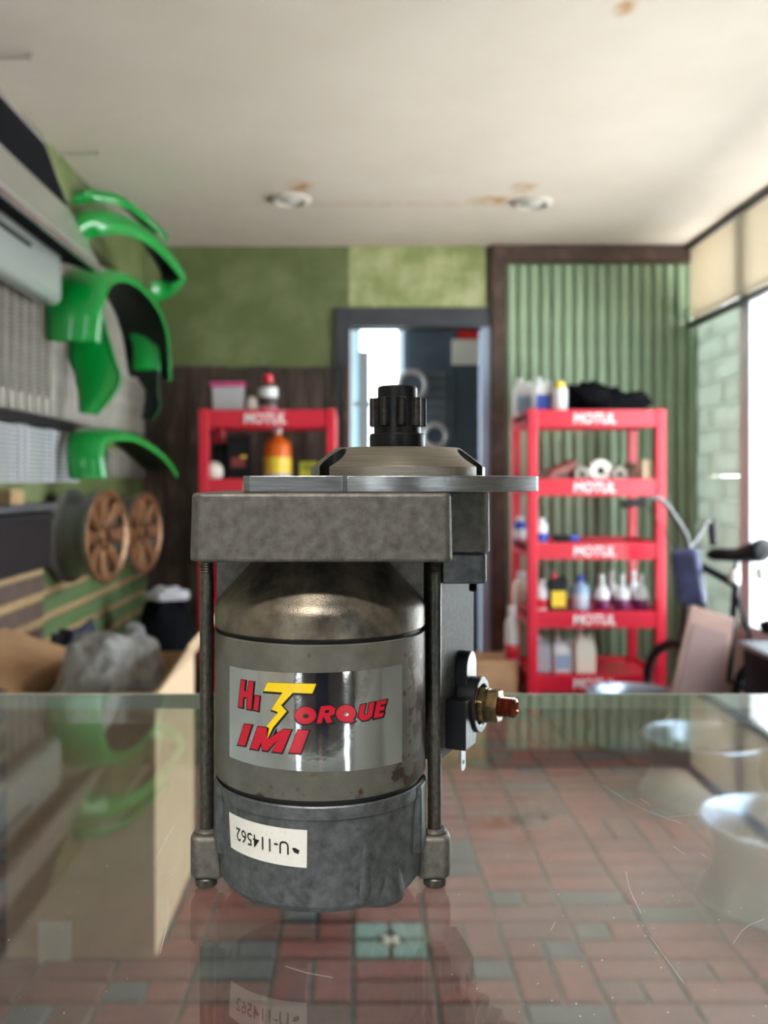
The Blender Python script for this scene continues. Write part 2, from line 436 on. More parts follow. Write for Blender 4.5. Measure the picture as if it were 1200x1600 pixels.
for j in range(0, 19):
    for i in range(-1, 17):
        cx = X0+i*CELL; cy = Y0+j*CELL
        if cx < XL+0.02 or cx+CELL > XR-0.02 or cy+CELL > YB-0.02: continue
        if i == 6 and j == 3: continue
        t = random.random(); h = CELL/2
        if t < 0.4: cells = [(0, 0, CELL, h), (0, h, CELL, h)]
        elif t < 0.65: cells = [(0, 0, h, CELL), (h, 0, h, CELL)]
        elif t < 0.85: cells = [(0, 0, CELL, h), (0, h, h, h), (h, h, h, h)]
        else: cells = [(0, 0, h, h), (h, 0, h, h), (0, h, CELL, h)]
        for (a, c, w, d) in cells:
            m = pick_mat()
            if w == h and d == h and random.random() < 0.3: m = BRICKS
            near.append((cx+a+w/2, cy+c+d/2, w-G, d-G, m))
def in_view(p):
    px = CX+p[0]*F/p[1]; py = CY+ZC*F/p[1]
    return -60 < px < 1260 and py < 1660
iv = sorted([p for p in near if in_view(p)], key=lambda p: p[1])
parts = iv[:298]; rest = iv[298:]+[p for p in near if not in_view(p)]
for p in parts:
    o = bpy.data.objects.new('paver', paver_me(p[2], p[3], p[4])); COL.objects.link(o)
    o.parent = floor; o.location = Vector((p[0], p[1], 0.0))-floor.location
b = MB()
for p in rest:
    b.m = [BRICKR, BRICKB, BRICKS].index(p[4])
    b.box(p[0]-p[2]/2, p[0]+p[2]/2, p[1]-p[3]/2, p[1]+p[3]/2, 0, 0.012)
o = b.build('pavers', [BRICKR, BRICKB, BRICKS], floor); o['kind'] = 'stuff'
# decorated tile: four green quarters and a pale flower
fx, fy = X0+6*CELL+CELL/2, Y0+3*CELL+CELL/2
for sx in (-1, 1):
    for sy in (-1, 1):
        b = MB(); a = 0.006; c = 0.086; k = 0.034
        b.prism([(fx+sx*p[0], fy+sy*p[1]) for p in [(a+k, a), (c, a), (c, c), (a, c), (a, a+k)]], 0, 0.012)
        b.build('green_tile', TILEG, floor, bevel=0.002)
b = MB()
for k in range(4):
    a = PI/2*k+PI/4
    b.X = Matrix.Translation((fx+0.016*math.cos(a), fy+0.016*math.sin(a), 0)) @ Matrix.Rotation(a, 4, 'Z') @ Matrix.Diagonal((1.5, 1, 1, 1))
    b.lathe([(0.0095, 0), (0.0095, 0.011), (0.006, 0.013), (0, 0.013)], 12)
b.X = None
b.build('flower_inlay', TILEW, floor)

# back wall with door opening
DX0, DX1, DZ = PX(547, YB), PX(760, YB), PZ(512, YB)
wb = struct(bs('wall_back', WALLG, (XL-0.1, DX0, YB, YB+0.1, 0, ZT), (DX1, XR+0.1, YB, YB+0.1, 0, ZT), (DX0, DX1, YB, YB+0.1, DZ, ZT)))
b = MB().box(PX(545, YB), PX(760, YB), YB-0.004, YB, PZ(480, YB), ZT)
b.build('scraped_paint_panel', WALLPALE, wb)
# lower rustic planks, left of the door
x = XL; xe = PX(538, YB); i = 0
while x < xe-0.01:
    w = random.choice([0.09, 0.11, 0.13]); x1 = min(x+w, xe)
    MB().box(x+0.003, x1-0.003, YB-0.02-random.random()*0.008, YB, 0.0, PZ(576, YB)+random.random()*0.012).build('plank', WOODDK, wb, bevel=0.002)
    x = x1
# green upright boards, right of the door
x = PX(790, YB); xe = XR-0.004; n = 17; w = (xe-x)/n
for k in range(n):
    b = MB(); a = x+k*w
    b.prism([(a+0.002, YB), (a+0.002, YB-0.012), (a+w*0.25, YB-0.026), (a+w*0.8, YB-0.022), (a+w-0.004, YB-0.006), (a+w-0.004, YB)], 0.0, PZ(415, YB))
    b.build('wall_board', BATG, wb)
struct(bs('trim_1', WOODTR, (PX(766, YB), PX(789, YB), YB-0.045, YB-0.0, 0, ZT), bevel=0.003))
struct(bs('trim_2', WOODTR, (PX(789, YB), XR-0.004, YB-0.045, YB, PZ(411, YB), ZT-0.002), bevel=0.003))
# door frame
dfr = struct(bs('door_1', SLATE, (PX(524, YB), DX0, YB-0.035, YB+0.1, 0, PZ(483, YB)), (DX0, PX(764, YB), YB-0.035, YB+0.1, DZ, PZ(483, YB)), bevel=0.003))
MB().box(DX1-0.03, PX(765, YB), YB-0.03, YB+0.1, 0, DZ).build('jamb', mat('pale_blue_jamb', S(150,164,186), 0.4), dfr, bevel=0.002)
MB().box(PX(536, YB), DX0-0.002, YB-0.06, YB-0.035, 0, PZ(570, YB)).build('casing_post', WOODTR, dfr, bevel=0.003)
# room beyond the door
struct(bs('wall_beyond', mat('beyond_wall', S(176,178,184), 0.7, 0, S(160,164,170), 3, 4),
          (-1.3, 0.0, 7.0, 7.1, 0, ZT), (0.36, 2.1, 7.0, 7.1, 0, ZT), (0.0, 0.36, 7.0, 7.1, 0, 0.7), (0.0, 0.36, 7.0, 7.1, 2.36, ZT),
          (-1.3, -1.2, YB+0.1, 5.4, 0, ZT), (-1.3, -1.2, 6.7, 7.0, 0, ZT), (-1.3, -1.2, 5.4, 6.7, 0, 0.6), (2.0, 2.1, YB+0.1, 7.0, 0, ZT)))  # gap in the left side: unseen opening added to brighten this room
w4 = struct(bs('window_4', mat('sky_blue_frame', S(140,196,214), 0.4), (0.0, 0.04, 6.97, 7.05, 0.7, 2.36), (0.32, 0.36, 6.97, 7.05, 0.7, 2.36), (0.0, 0.36, 6.97, 7.05, 2.32, 2.36), (0.0, 0.36, 6.97, 7.05, 1.70, 1.74), bevel=0.003))
MB().box(0.04, 0.32, 7.01, 7.016, 0.7, 2.32).build('pane', WGLASS, w4)
o = MB().box(0.02, 0.10, 6.55, 6.62, 0.0, 2.06).build('door_leaf', mat('grey_door_leaf', S(120,122,128), 0.5), None, bevel=0.004)
o.name = 'door_2'; struct(o)
# left wall
wl = struct(bs('wall_left', WALLG, (XL-0.1, XL, YF-0.1, YB+0.0, 0, ZT)))
MB().box(XL, XL+0.012, YF, 1.15, 0.0, ZT-0.002).build('bounce_panel', WALLCREAM, wl)  # unseen cream panel, added to keep green bounce off the motor
MB().box(XL, XL+0.006, 2.4, YB-0.03, 1.36, 2.2).build('backing_board', WOODDK, wl)
y = 2.62; k = 0
while y < 5.1:
    # upright off-white battens
    z1 = 2.1+0.03*math.sin(k*1.7)
    b = MB(); a = 0.027
    b.prism([(XL+0.006, y-a), (XL+0.018, y-a*0.9), (XL+0.032, y-a*0.5), (XL+0.036, y), (XL+0.032, y+a*0.5), (XL+0.018, y+a*0.9), (XL+0.006, y+a)], 1.39, z1)
    o = b.build('batten', BATC, wl, smooth=50)
    if y < 3.56:
        b = MB()
        for q in range(26): b.box(XL+0.02, XL+0.042, y-0.026, y+0.026, 1.46+q*0.016, 1.468+q*0.016)
        b.build('batten_rungs', BATC, o)
    y += 0.088; k += 1
MB().box(XL, XL+0.06, 2.5, 3.72, 1.345, 1.385).build('dark_rail', BLACK, wl, bevel=0.004)
for k in range(13):
    MB().box(XL+0.01, XL+0.035, 2.5, 3.86, 1.142+k*0.0155, 1.151+k*0.0155).build('louvre', LOUV, wl)
for yy in (3.18, 3.24, 3.52, 3.84):
    MB().box(XL+0.005, XL+0.042, yy, yy+0.018, 1.14, 1.345).build('louvre_upright', LOUV, wl, bevel=0.002)
for k in range(9):
    yy = 4.4+k*0.085
    MB().box(XL+0.004, XL+0.03, yy, yy+0.05, 1.16, 1.30).build('short_batten', BATC, wl, bevel=0.006)
# lower slats: green boards with tan strips between; brown towards the camera
for k in range(9):
    z0 = 0.08+k*0.095
    MB().box(XL, XL+0.03, 3.4, YB-0.03, z0, z0+0.062).build('slat_board', SLATG, wl, bevel=0.002)
    MB().box(XL, XL+0.022, 3.4, YB-0.03, z0+0.064, z0+0.092).build('tan_strip', TAN, wl)
    MB().box(XL, XL+0.05, 2.0, 3.4, z0, z0+0.058).build('slat_board', BROWNB, wl, bevel=0.002)
    MB().box(XL, XL+0.045, 2.0, 3.4, z0+0.06, z0+0.092).build('tan_strip', TAN, wl)
# right wall: pier, window, blind
WY0, WY1, WZ0, WZ1 = 1.75, 4.58, 0.42, 2.43
wr = struct(bs('wall_right', WALLCREAM, (XR, XR+0.1, YB-0.03, YB+0.1, 0, ZT), (XR, XR+0.1, YF-0.1, WY0, 0, ZT), (XR, XR+0.1, WY0, YB-0.03, 0, WZ0), (XR, XR+0.1, WY0, YB-0.03, WZ1, ZT)))
FROST = translucent('frosted_glass_block', S(196,204,196), 0.42)
z = WZ0; k = 0
while z < 1.99:
    h = min(0.125, 2.02-z); cut = 4.58+(0.22 if k % 2 else 0.40)
    for (a, c) in ((4.585, cut), (cut, YB-0.03)):
        MB().box(XR-0.012-random.random()*0.008, XR+0.06, a+0.002, c-0.002, z+0.002, z+h-0.002).build('frosted_block', FROST, wr, bevel=0.004)
    z += h; k += 1
w1 = struct(bs('window_1', WFRAME, (XR-0.03, XR+0.06, 4.46, 4.58, WZ0, WZ1), (XR-0.03, XR+0.06, WY0, WY1, WZ0-0.03, WZ0+0.03), (XR-0.03, XR+0.06, WY0, WY0+0.08, WZ0, WZ1), bevel=0.004))
for yy in (3.15,):
    MB().box(XR-0.02, XR+0.06, yy, yy+0.06, WZ0, WZ1).build('mullion', WFRAME, w1, bevel=0.003)
ye = [WY0+0.08, 3.15, 4.46]
for k in range(2):
    MB().box(XR+0.03, XR+0.036, ye[k]+(0.06 if k else 0), ye[k+1], WZ0+0.03, WZ1).build('pane', WGLASS, w1)
bl = empty('window_blind', (XR-0.05, 2.9, 2.0), 'cream horizontal slat blind pulled up above the shop window', 'blind')
for k in range(16):
    z = 2.045+k*0.024
    b = MB(); b.add([(XR-0.042, 1.7, z), (XR-0.062, 1.7, z+0.028), (XR-0.062, YB-0.04, z+0.028), (XR-0.042, YB-0.04, z),
                     (XR-0.040, 1.7, z+0.001), (XR-0.060, 1.7, z+0.029), (XR-0.060, YB-0.04, z+0.029), (XR-0.040, YB-0.04, z+0.001)],
                    [(0,1,2,3),(7,6,5,4),(0,4,5,1),(1,5,6,2),(2,6,7,3),(3,7,4,0)])
    b.build('slat', BLINDM, bl)
MB().box(XR-0.075, XR-0.03, 1.7, YB-0.035, 2.0, 2.03).build('bottom_rail', mat('dark_rail_paint', S(58,58,56), 0.5), bl, bevel=0.004)
MB().box(XR-0.075, XR-0.005, 1.7, YB-0.035, 2.435, ZT).build('head_rail', mat('dark_rail_paint', S(58,58,56), 0.5), bl, bevel=0.004)
# front wall behind the camera, with two shop windows and an added door between
wf = struct(bs('wall_front', mat('dark_front_wall', S(84,78,76), 0.6, 0, S(70,66,66), 4, 5), (XL, XR+0.1, YF-0.1, YF, 0, 0.5), (XL, XR+0.1, YF-0.1, YF, 2.1, ZT), (XL, -1.12, YF-0.1, YF, 0.5, 2.1), (-0.80, 1.25, YF-0.1, YF, 0.5, 2.1), (1.6, XR+0.1, YF-0.1, YF, 0.5, 2.1)))
for nm, a, c in (('window_2', -1.12, -0.80), ('window_3', 1.25, 1.6)):
    w = struct(bs(nm, WFRAME, (a, a+0.05, YF-0.06, YF+0.02, 0.5, 2.1), (c-0.05, c, YF-0.06, YF+0.02, 0.5, 2.1), (a, c, YF-0.06, YF+0.02, 0.5, 0.55), (a, c, YF-0.06, YF+0.02, 2.05, 2.1)))
    MB().box(a+0.05, c-0.05, YF-0.03, YF-0.024, 0.55, 2.05).build('pane', WGLASS, w)
d3 = struct(bs('added_door', NAVY, (-0.15, 0.45, YF, YF+0.04, 0, 2.05), bevel=0.004))  # unseen navy door, added as a dark column for the chrome label to reflect
MB().box(0.0, 0.16, YF+0.04, YF+0.05, 0.9, 1.9).build('added_pink_strip', mat('reflection_pink', S(190,140,132), 0.6), d3)  # pink strip added for a skin tone in the label's reflection
MB().box(0.37, 0.41, YF+0.04, YF+0.08, 0.95, 1.1).build('door_handle', ALUFR, d3, bevel=0.004)

# ceiling lamp over the customer side of the counter
b = MB(); b.X = Matrix.Translation((-0.12, -0.6, ZT)); b.lathe([(0.10, 0), (0.13, 0), (0.13, -0.03), (0.11, -0.04), (0.10, -0.03), (0.10, 0)], 32, closed=False); b.build('lamp_fixture', WPLAST, ceil, smooth=40)
ll = bpy.data.lights.new('lamp_light', 'AREA'); ll.shape = 'DISK'; ll.size = 0.18; ll.energy = 11.0; ll.spread = math.radians(95); ll.color = (1.0, 0.94, 0.86)
lo = bpy.data.objects.new('lamp_light', ll); COL.objects.link(lo); lo.location = (-0.12, -0.6, ZT-0.03)

# ------------------------------------------------------------------ glass counter
GZ = ZC-0.1455; GY1 = 0.1455*F/335.0
ctr = empty('glass_counter', (0, 0.35, 0), 'clear glass topped shop counter with scratched surface', 'counter')
MB().box(-0.62, 0.62, 0.06, GY1, GZ-0.010, GZ).build('glass_top', GLASS, ctr)
MB().box(-0.62, 0.62, GY1+0.0002, GY1+0.0022, GZ-0.0098, GZ-0.0004).build('glass_edge', EDGE, ctr)
MB().box(-0.62, 0.62, GY1+0.0024, GY1+0.0034, GZ-0.0022, GZ-0.0002).build('polished_edge', mat('polished_edge_white', S(214,218,210), 0.2), ctr)
for sx in (-1, 1):
    MB().box(min(sx*0.60, sx*0.575), max(sx*0.60, sx*0.575), 0.07, GY1-0.01, 0, GZ-0.0105).build('side_panel', WPLAST, ctr, bevel=0.002)
MB().box(-0.575, 0.575, 0.07, 0.085, 0, GZ-0.0105).build('front_panel', WPLAST, ctr)
MB().box(-0.575, 0.575, 0.085, GY1-0.02, 0.30, 0.315).build('inner_shelf', WPLAST, ctr)
b = MB()
def gp(px, py, dz=0.0001):
    Y = (ZC-GZ)*F/(py-CY); return Vector((PX(px, Y), Y, GZ+dz))
for pl, r in [([(978,1362),(985,1392),(1002,1428)], 0.00012), ([(1015,1463),(1042,1500),(1068,1536)], 0.0001), ([(940,1226),(1000,1262),(1066,1287)], 0.00012),
              ([(1046,1277),(1085,1273),(1110,1270)], 0.00009), ([(1052,1323),(1070,1335)], 0.00012), ([(1195,1436),(1165,1450),(1145,1475)], 0.0001),
              ([(262,1402),(262,1440),(250,1490)], 0.00012), ([(272,1290),(255,1320),(243,1345)], 0.00008), ([(278,1360),(258,1375)], 0.0001),
              ([(446,1510),(478,1520),(520,1528)], 0.00006), ([(1000,1248),(1014,1257)], 0.00012), ([(1096,1334),(1104,1340)], 0.00012), ([(860,1455),(868,1440)], 0.00008)]:
    pts = spline([gp(*q) for q in pl], 6)
    b.tube(pts, r*0.6, 5)
for k in range(70):
    q = gp(random.uniform(700, 1200), random.uniform(1130, 1590)); r = random.uniform(0.00008, 0.00022)
    b.box(q.x-r, q.x+r, q.y-r, q.y+r, GZ, GZ+0.0001)
for k in range(30):
    q = gp(random.uniform(0, 300), random.uniform(1130, 1590)); r = random.uniform(0.00008, 0.0002)
    b.box(q.x-r, q.x+r, q.y-r, q.y+r, GZ, GZ+0.0001)
o = b.build('scratches', SCR, ctr); o['kind'] = 'stuff'

# ------------------------------------------------------------------ starter motor
AX, AY, R0 = -0.0124, 0.3327, 0.0375
def mz(z): return ZC+z
sm = empty('starter_motor', (AX, AY, GZ), 'grey alloy starter motor standing on end with chrome foil label', 'starter motor')
PXC, PYC = 0.0157, 0.345
# pinion
b = MB(); c = (PXC, PYC, ZC)
b.lathe([(0.0, 0.0116), (0.0102, 0.0116), (0.0103, 0.0120), (0.0103, 0.0166), (0.0098, 0.0172), (0.0088, 0.0172), (0.0088, 0.0195), (0.0083, 0.0200),
         (0.0083, 0.0304), (0.0074, 0.0305), (0.0074, 0.0340), (0.0069, 0.0347), (0.0045, 0.0347), (0.0, 0.0345)], 64, c)
pin = b.build('pinion_shaft', STEELBLK, sm, smooth=35)
for k in range(9):
    a = math.radians(-90+7+40*k)
    b = MB(); b.X = Matrix.Translation(c) @ Matrix.Rotation(a, 4, 'Z')
    b.prism([(0.0080, -0.0019), (0.0096, -0.0014), (0.0105, -0.0009), (0.0107, -0.0004), (0.0107, 0.0004), (0.0105, 0.0009), (0.0096, 0.0014), (0.0080, 0.0019)], 0.0198, 0.0302)
    b.build('gear_tooth', TOOTH, pin, bevel=0.0003)
# nose flange: cone with bolt scoops cut
b = MB()
b.lathe([(0.0, 0.0014), (0.0322, 0.0014), (0.0322, 0.0046), (0.0318, 0.0050), (0.0235, 0.0114), (0.0230, 0.0117), (0.0, 0.0117)], 128, c)
nose = b.build('nose_flange', TURN, sm, smooth=25)
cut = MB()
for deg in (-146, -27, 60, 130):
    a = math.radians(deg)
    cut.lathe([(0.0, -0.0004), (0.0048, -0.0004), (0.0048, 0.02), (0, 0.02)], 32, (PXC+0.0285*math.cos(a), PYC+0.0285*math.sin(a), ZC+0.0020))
cutter = cut.build('scoop_cutter', mat('shaded_pocket', S(34,35,34), 0.4, 0.6), None)  # dark colour painted in for the shade inside the scoops
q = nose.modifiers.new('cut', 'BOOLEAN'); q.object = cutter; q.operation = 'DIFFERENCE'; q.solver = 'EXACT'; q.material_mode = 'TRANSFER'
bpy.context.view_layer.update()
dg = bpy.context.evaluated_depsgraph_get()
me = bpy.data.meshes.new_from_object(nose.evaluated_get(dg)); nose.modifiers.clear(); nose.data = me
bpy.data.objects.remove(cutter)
# mounting plate
b = MB(); out = [(-0.0366, 0.3035), (-0.0342, 0.2995)]
for k in range(13):
    a = math.radians(-113+k*70/12)
    out.append((PXC+0.0468*math.cos(a), PYC+0.0470*math.sin(a)))
out[2:2] = [(-0.004, 0.2995)]
out += [(0.0640, 0.3295), (0.0655, 0.3320), (0.0655, 0.360), (0.045, 0.385), (0.0, 0.392), (-0.0366, 0.375)]
b.prism(out, mz(-0.0040), mz(0.0014))
b.build('mounting_plate', PLATE, sm, bevel=0.0003, smooth=20)
# gear housing
b = MB()
hp = [(-0.0528, 0.2968), (-0.0500, 0.2928), (0.0272, 0.2925), (0.0296, 0.2932), (0.0309, 0.2952), (0.0311, 0.300), (0.0311, 0.338), (0.0311, 0.385), (-0.02, 0.385), (-0.0528, 0.36)]
b.prism(hp, mz(-0.0260), mz(-0.0041), 0.012)
b.build('gear_housing', ALU, sm, bevel=0.0012, smooth=30, segs=3)
b = MB().prism([(0.0300, 0.3350), (0.0465, 0.3350), (0.0490, 0.3375), (0.0490, 0.37), (0.030, 0.37)], mz(-0.0264), mz(-0.0041), 0.03)
b.build('housing_boss', ALU, sm, bevel=0.0008, smooth=30)
b = MB().prism([(0.0312, 0.3345), (0.0455, 0.3345), (0.0477, 0.3365), (0.0477, 0.365), (0.0312, 0.365)], mz(-0.0375), mz(-0.0266))
b.build('bracket_foot', ALU2, sm, bevel=0.0008, smooth=30)
b = MB(); zz = []
for k in range(6): zz += [(0.0017, -0.0375-0.0006*k), (0.0013, -0.0378-0.0006*k)]
b.lathe([(0, -0.0376)]+zz+[(0, -0.0412)], 20, (0.0435, 0.342, ZC)); b.build('bracket_screw', STEELBLK, sm, smooth=30)
# drive end cone and its backing plate
AC = (AX, AY, ZC)
b = MB(); b.lathe([(0.0, -0.0262), (0.0225, -0.0262), (0.0225, -0.0268), (0.0350, -0.0402), (0.0369, -0.0425), (0.0375, -0.0445), (0.0375, -0.0508), (0.0371, -0.0512), (0, -0.0512)], 128, AC)
b.build('drive_end_cone', ALU3, sm, smooth=25)
b = MB().prism([(AX-0.0368, AY-0.004), (AX+0.0368, AY-0.004), (AX+0.0368, AY+0.03), (AX-0.0368, AY+0.03)], mz(-0.0500), mz(-0.0262))
b.build('end_frame_web', ALU, sm, bevel=0.0006)
# seals and field frame
MB().lathe([(0, -0.0514), (0.0362, -0.0514), (0.0362, -0.0528), (0, -0.0528)], 96, AC).build('seal_ring', BLKRUB, sm, smooth=30)
fr = MB().lathe([(0, -0.0526), (0.0371, -0.0526), (0.0375, -0.0529), (0.0375, -0.1018), (0.0373, -0.1023), (0.0368, -0.1026), (0, -0.1026)], 128, AC).build('field_frame', OLIVE, sm, smooth=30)
MB().lathe([(0, -0.1024), (0.0360, -0.1024), (0.0360, -0.1046), (0, -0.1046)], 96, AC).build('seal_ring', BLKRUB, sm, smooth=30)
# rear cap with side pads, ribs and foot
b = MB(); b.lathe([(0, -0.1043), (0.0367, -0.1043), (0.0371, -0.1047), (0.0371, -0.1085), (0.0366, -0.1088), (0.0356, -0.1370), (0.0340, -0.1392), (0.0325, -0.1396), (0.0195, -0.1398), (0.019, -0.1455), (0, -0.1455)], 128, AC)
rc = b.build('rear_cap', ALU2, sm, smooth=28)
for sx in (-1, 1):
    b = MB(); b.X = Matrix.Translation((AX, AY, ZC)) @ Matrix.Diagonal((sx, 1, 1, 1))
    b.prism([(0.030, -0.0170), (0.0352, -0.0150), (0.0374, -0.0060), (0.0374, 0.012), (0.030, 0.012)], -0.1280, -0.1050)
    b.build('side_pad', ALU2, sm, bevel=0.0007, smooth=30)
    b = MB(); b.X = Matrix.Translation((AX+sx*0.0408, AY, ZC))
    b.prism([(-0.0065*1, -0.0055), (0.0035, -0.0055), (0.0056, -0.003), (0.0056, 0.003), (0.0035, 0.0055), (-0.0065, 0.0055)] if sx > 0 else
            [(0.0065, 0.0055), (-0.0035, 0.0055), (-0.0056, 0.003), (-0.0056, -0.003), (-0.0035, -0.0055), (0.0065, -0.0055)], -0.1412, -0.1262)
    b.build('bolt_lug', ALU, sm, bevel=0.0016, smooth=40, segs=3)
    MB().ring((AX+sx*0.0408, AY+0.001, mz(-0.1258)), 0.0034, 0.0012, 'z', 24, 8).build('lug_collar', ALU, sm, smooth=40)
    # through bolt
    prof = [(0, -0.0255)]
    for k in range(9): prof += [(0.0026, -0.0256-0.0009*k), (0.0022, -0.02605-0.0009*k)]
    prof += [(0.0025, -0.0345), (0.0025, -0.1262), (0.0, -0.1262)]
    bo = MB().lathe(prof, 24, (AX+sx*0.0408, AY, ZC)).build('through_bolt', ZINC, sm, smooth=40)
    MB().lathe([(0, -0.1413), (0.0038, -0.1413), (0.0041, -0.1417), (0.0041, -0.1440), (0.0036, -0.1446), (0, -0.1446)], 24, (AX+sx*0.0408, AY-0.001, ZC)).build('bolt_head', ZINC, bo, smooth=30)
# rounded rib and foot on the front right of the cap
a = math.radians(-90+45)
b = MB(); q = (AX+0.0272*math.cos(a), AY+0.0272*math.sin(a), ZC)
b.lathe([(0, -0.1120), (0.0050, -0.1125), (0.0074, -0.1190), (0.0092, -0.1310), (0.0100, -0.1375), (0.0096, -0.1400), (0.0070, -0.1412), (0, -0.1414)], 40, q)
b.build('cap_foot', ALU2, sm, smooth=60)
a = math.radians(-90+26)
b = MB(); q = (AX+0.0330*math.cos(a), AY+0.0330*math.sin(a), ZC)
b.lathe([(0, -0.1090), (0.0030, -0.1090), (0.0034, -0.1100), (0.0034, -0.1340), (0.0026, -0.1370), (0, -0.1372)], 24, q)
b.build('cap_rib', ALU2, sm, smooth=60)
# solenoid housing
u = Vector((0.423, 0.906, 0)); nn = Vector((0.906, -0.423, 0)); O = Vector((0.0307, 0.335, ZC))
e = O+u*0.0392
b = MB().prism([(O.x, O.y), (e.x, e.y), (e.x-0.004, 0.395), (0.0, 0.395), (0.0, AY+0.02), (0.018, AY+0.006)], mz(-0.1015), mz(-0.0262))
b.build('solenoid_housing', mat('rough_cast_alloy', S(92,93,94), 0.62, 0.45, S(62,63,64), 600, 10, 0.3, 0.7, 0.6, 2600, bd=0.0002), sm, bevel=0.0012, smooth=30)
# terminal end, in the frame of the slanted face: x = along face, y = outwards, z = up
T = Matrix(((u.x, nn.x, 0, O.x), (u.y, nn.y, 0, O.y), (0, 0, 1, ZC), (0, 0, 0, 1)))
ts, tz = 0.022, -0.085
def yl(y0): return T @ Matrix.Translation((ts, 0, tz)) @ Matrix.Rotation(-PI/2, 4, 'X') @ Matrix.Translation((0, 0, y0))
b = MB(); b.X = T
pts = [(ts-0.0062, -0.1000), (ts+0.0062, -0.1000)]+[(ts+0.0062*math.cos(q), -0.0712+0.0062*math.sin(q)) for q in [PI*k/12 for k in range(13)]]
n = len(pts)
b.add([(p[0], 0.0, p[1]) for p in pts]+[(p[0], 0.0048, p[1]) for p in pts], [tuple(range(n)), tuple(range(n, 2*n))[::-1]]+[(i, (i+1) % n, n+(i+1) % n, n+i) for i in range(n)])
b.build('terminal_cover', BLKPL, sm, bevel=0.0005, smooth=30)
b = MB(); b.X = T; b.box(0.0055, 0.0178, 0.0, 0.0078, -0.0985, -0.0806)
b.build('terminal_block', BLKPL, sm, bevel=0.0004)
b = MB(); b.X = yl(0.002)
b.lathe([(0.0072, 0.0), (0.0104, 0.0), (0.0104, 0.0066), (0.0100, 0.0070), (0.0080, 0.0070), (0.0074, 0.0064), (0.0072, 0.0)], 48, closed=False)
b.build('terminal_collar', BLKPL, sm, smooth=30)
b = MB(); b.X = yl(0.0)
prof = [(0, 0.002), (0.0034, 0.002), (0.0034, 0.0150)]
for k in range(8): prof += [(0.0038, 0.0152+0.00085*k), (0.0032, 0.0156+0.00085*k)]
prof += [(0.0034, 0.0220), (0.0024, 0.0224), (0.0022, 0.0216), (0, 0.0216)]
st = b.build('terminal_stud', COPPER, sm, smooth=30) if b.lathe(prof, 32) else None
def hexa(r, y0, y1, ph):
    b = MB(); b.X = yl(0)
    for_pts = [(r*math.cos(ph+PI/3*k), r*math.sin(ph+PI/3*k)) for k in range(6)]
    b.prism(for_pts, y0, y1); return b
hexa(0.0072, 0.0068, 0.0108, 0.35).build('hex_nut', BRASS, st, bevel=0.0005)
hexa(0.0068, 0.0114, 0.0160, 0.12).build('hex_nut', BRASS, st, bevel=0.0006)
b = MB(); b.X = yl(0); b.lathe([(0, 0.0104), (0.0062, 0.0104), (0.0064, 0.0118), (0, 0.0118)], 32); b.build('washer', BRASS, st, smooth=30)
b = MB(); b.X = T
x0, x1, z0, z1, yy = 0.0095, 0.0145, -0.1075, -0.0980, 0.0040
b.add([(x0, yy, z1), (x1, yy, z1), (x1, yy, z0+0.001), (x1-0.001, yy, z0), (x0+0.001, yy, z0), (x0, yy, z0+0.001)]+
      [(x0, yy+0.0008, z1), (x1, yy+0.0008, z1), (x1, yy+0.0008, z0+0.001), (x1-0.001, yy+0.0008, z0), (x0+0.001, yy+0.0008, z0), (x0, yy+0.0008, z0+0.001)],
      [(0,1,2,3,4,5), (11,10,9,8,7,6)]+[(i, (i+1) % 6, 6+(i+1) % 6, 6+i) for i in range(6)])
bt = b.build('blade_terminal', TIN, sm)
b = MB(); b.X = T @ Matrix.Translation((0.012, yy+0.0009, -0.1045)) @ Matrix.Rotation(-PI/2, 4, 'X'); b.lathe([(0, 0), (0.0008, 0), (0.0008, 0.0001), (0, 0.0001)], 16); b.build('blade_hole', INK, bt)

# --- labels on the motor: flat print laid on the cylinder
def hit(px, py, R):
    a = (px-CX)/F
    A = 1+a*a; B = -2*(a*AX+AY); C = AX*AX+AY*AY-R*R
    t = (-B-math.sqrt(B*B-4*A*C))/(2*A)
    return Vector((t*a, t, ZC-(py-CY)/F*t))
def thz(px, py, R):
    p = hit(px, py, R); return math.atan2(p.x-AX, AY-p.y), p.z
def cyl(th, z, R): return (AX+R*math.sin(th), AY-R*math.cos(th), z)
def wrap_patch(name, R, c4, m, parent, n=40, round_=0.0, th=0.00008):
    # c4: (theta,z) of TL, TR, BR, BL
    rows = []
    for j in range(9):
        v = j/8; row = []
        for i in range(n+1):
            s_ = i/n
            tt = (c4[0][0]*(1-s_)+c4[1][0]*s_)*(1-v)+(c4[3][0]*(1-s_)+c4[2][0]*s_)*v
            zz_ = (c4[0][1]*(1-s_)+c4[1][1]*s_)*(1-v)+(c4[3][1]*(1-s_)+c4[2][1]*s_)*v
            row.append(cyl(tt, zz_, R))
        rows.append(row)
    b = MB().grid(rows)
    return b.build(name, m, parent, smooth=60, fix=False)
def flat_decal(name, polys, R, m, parent):
    """polys in photograph pixels, sliced into strips so that they follow the cylinder"""
    bm = bmesh.new()
    for pl in polys:
        vs = [bm.verts.new((p[0], p[1], 0)) for p in pl]
        bm.faces.new(vs)
    bm.normal_update()
    bmesh.ops.triangulate(bm, faces=bm.faces)
    for k in range(300, 700, 5):
        g = bm.verts[:]+bm.edges[:]+bm.faces[:]
        bmesh.ops.bisect_plane(bm, geom=g, plane_co=(k+0.37, 0, 0), plane_no=(1, 0, 0))
    bm.verts.index_update()
    vs = [tuple(hit(v.co.x, v.co.y, R)) for v in bm.verts]
    fs = [tuple(v.index for v in f.verts) for f in bm.faces]
    bm.free()
    b = MB(); b.add(vs, fs)
    o = b.build(name, m, parent, smooth=60, fix=False)
    return o
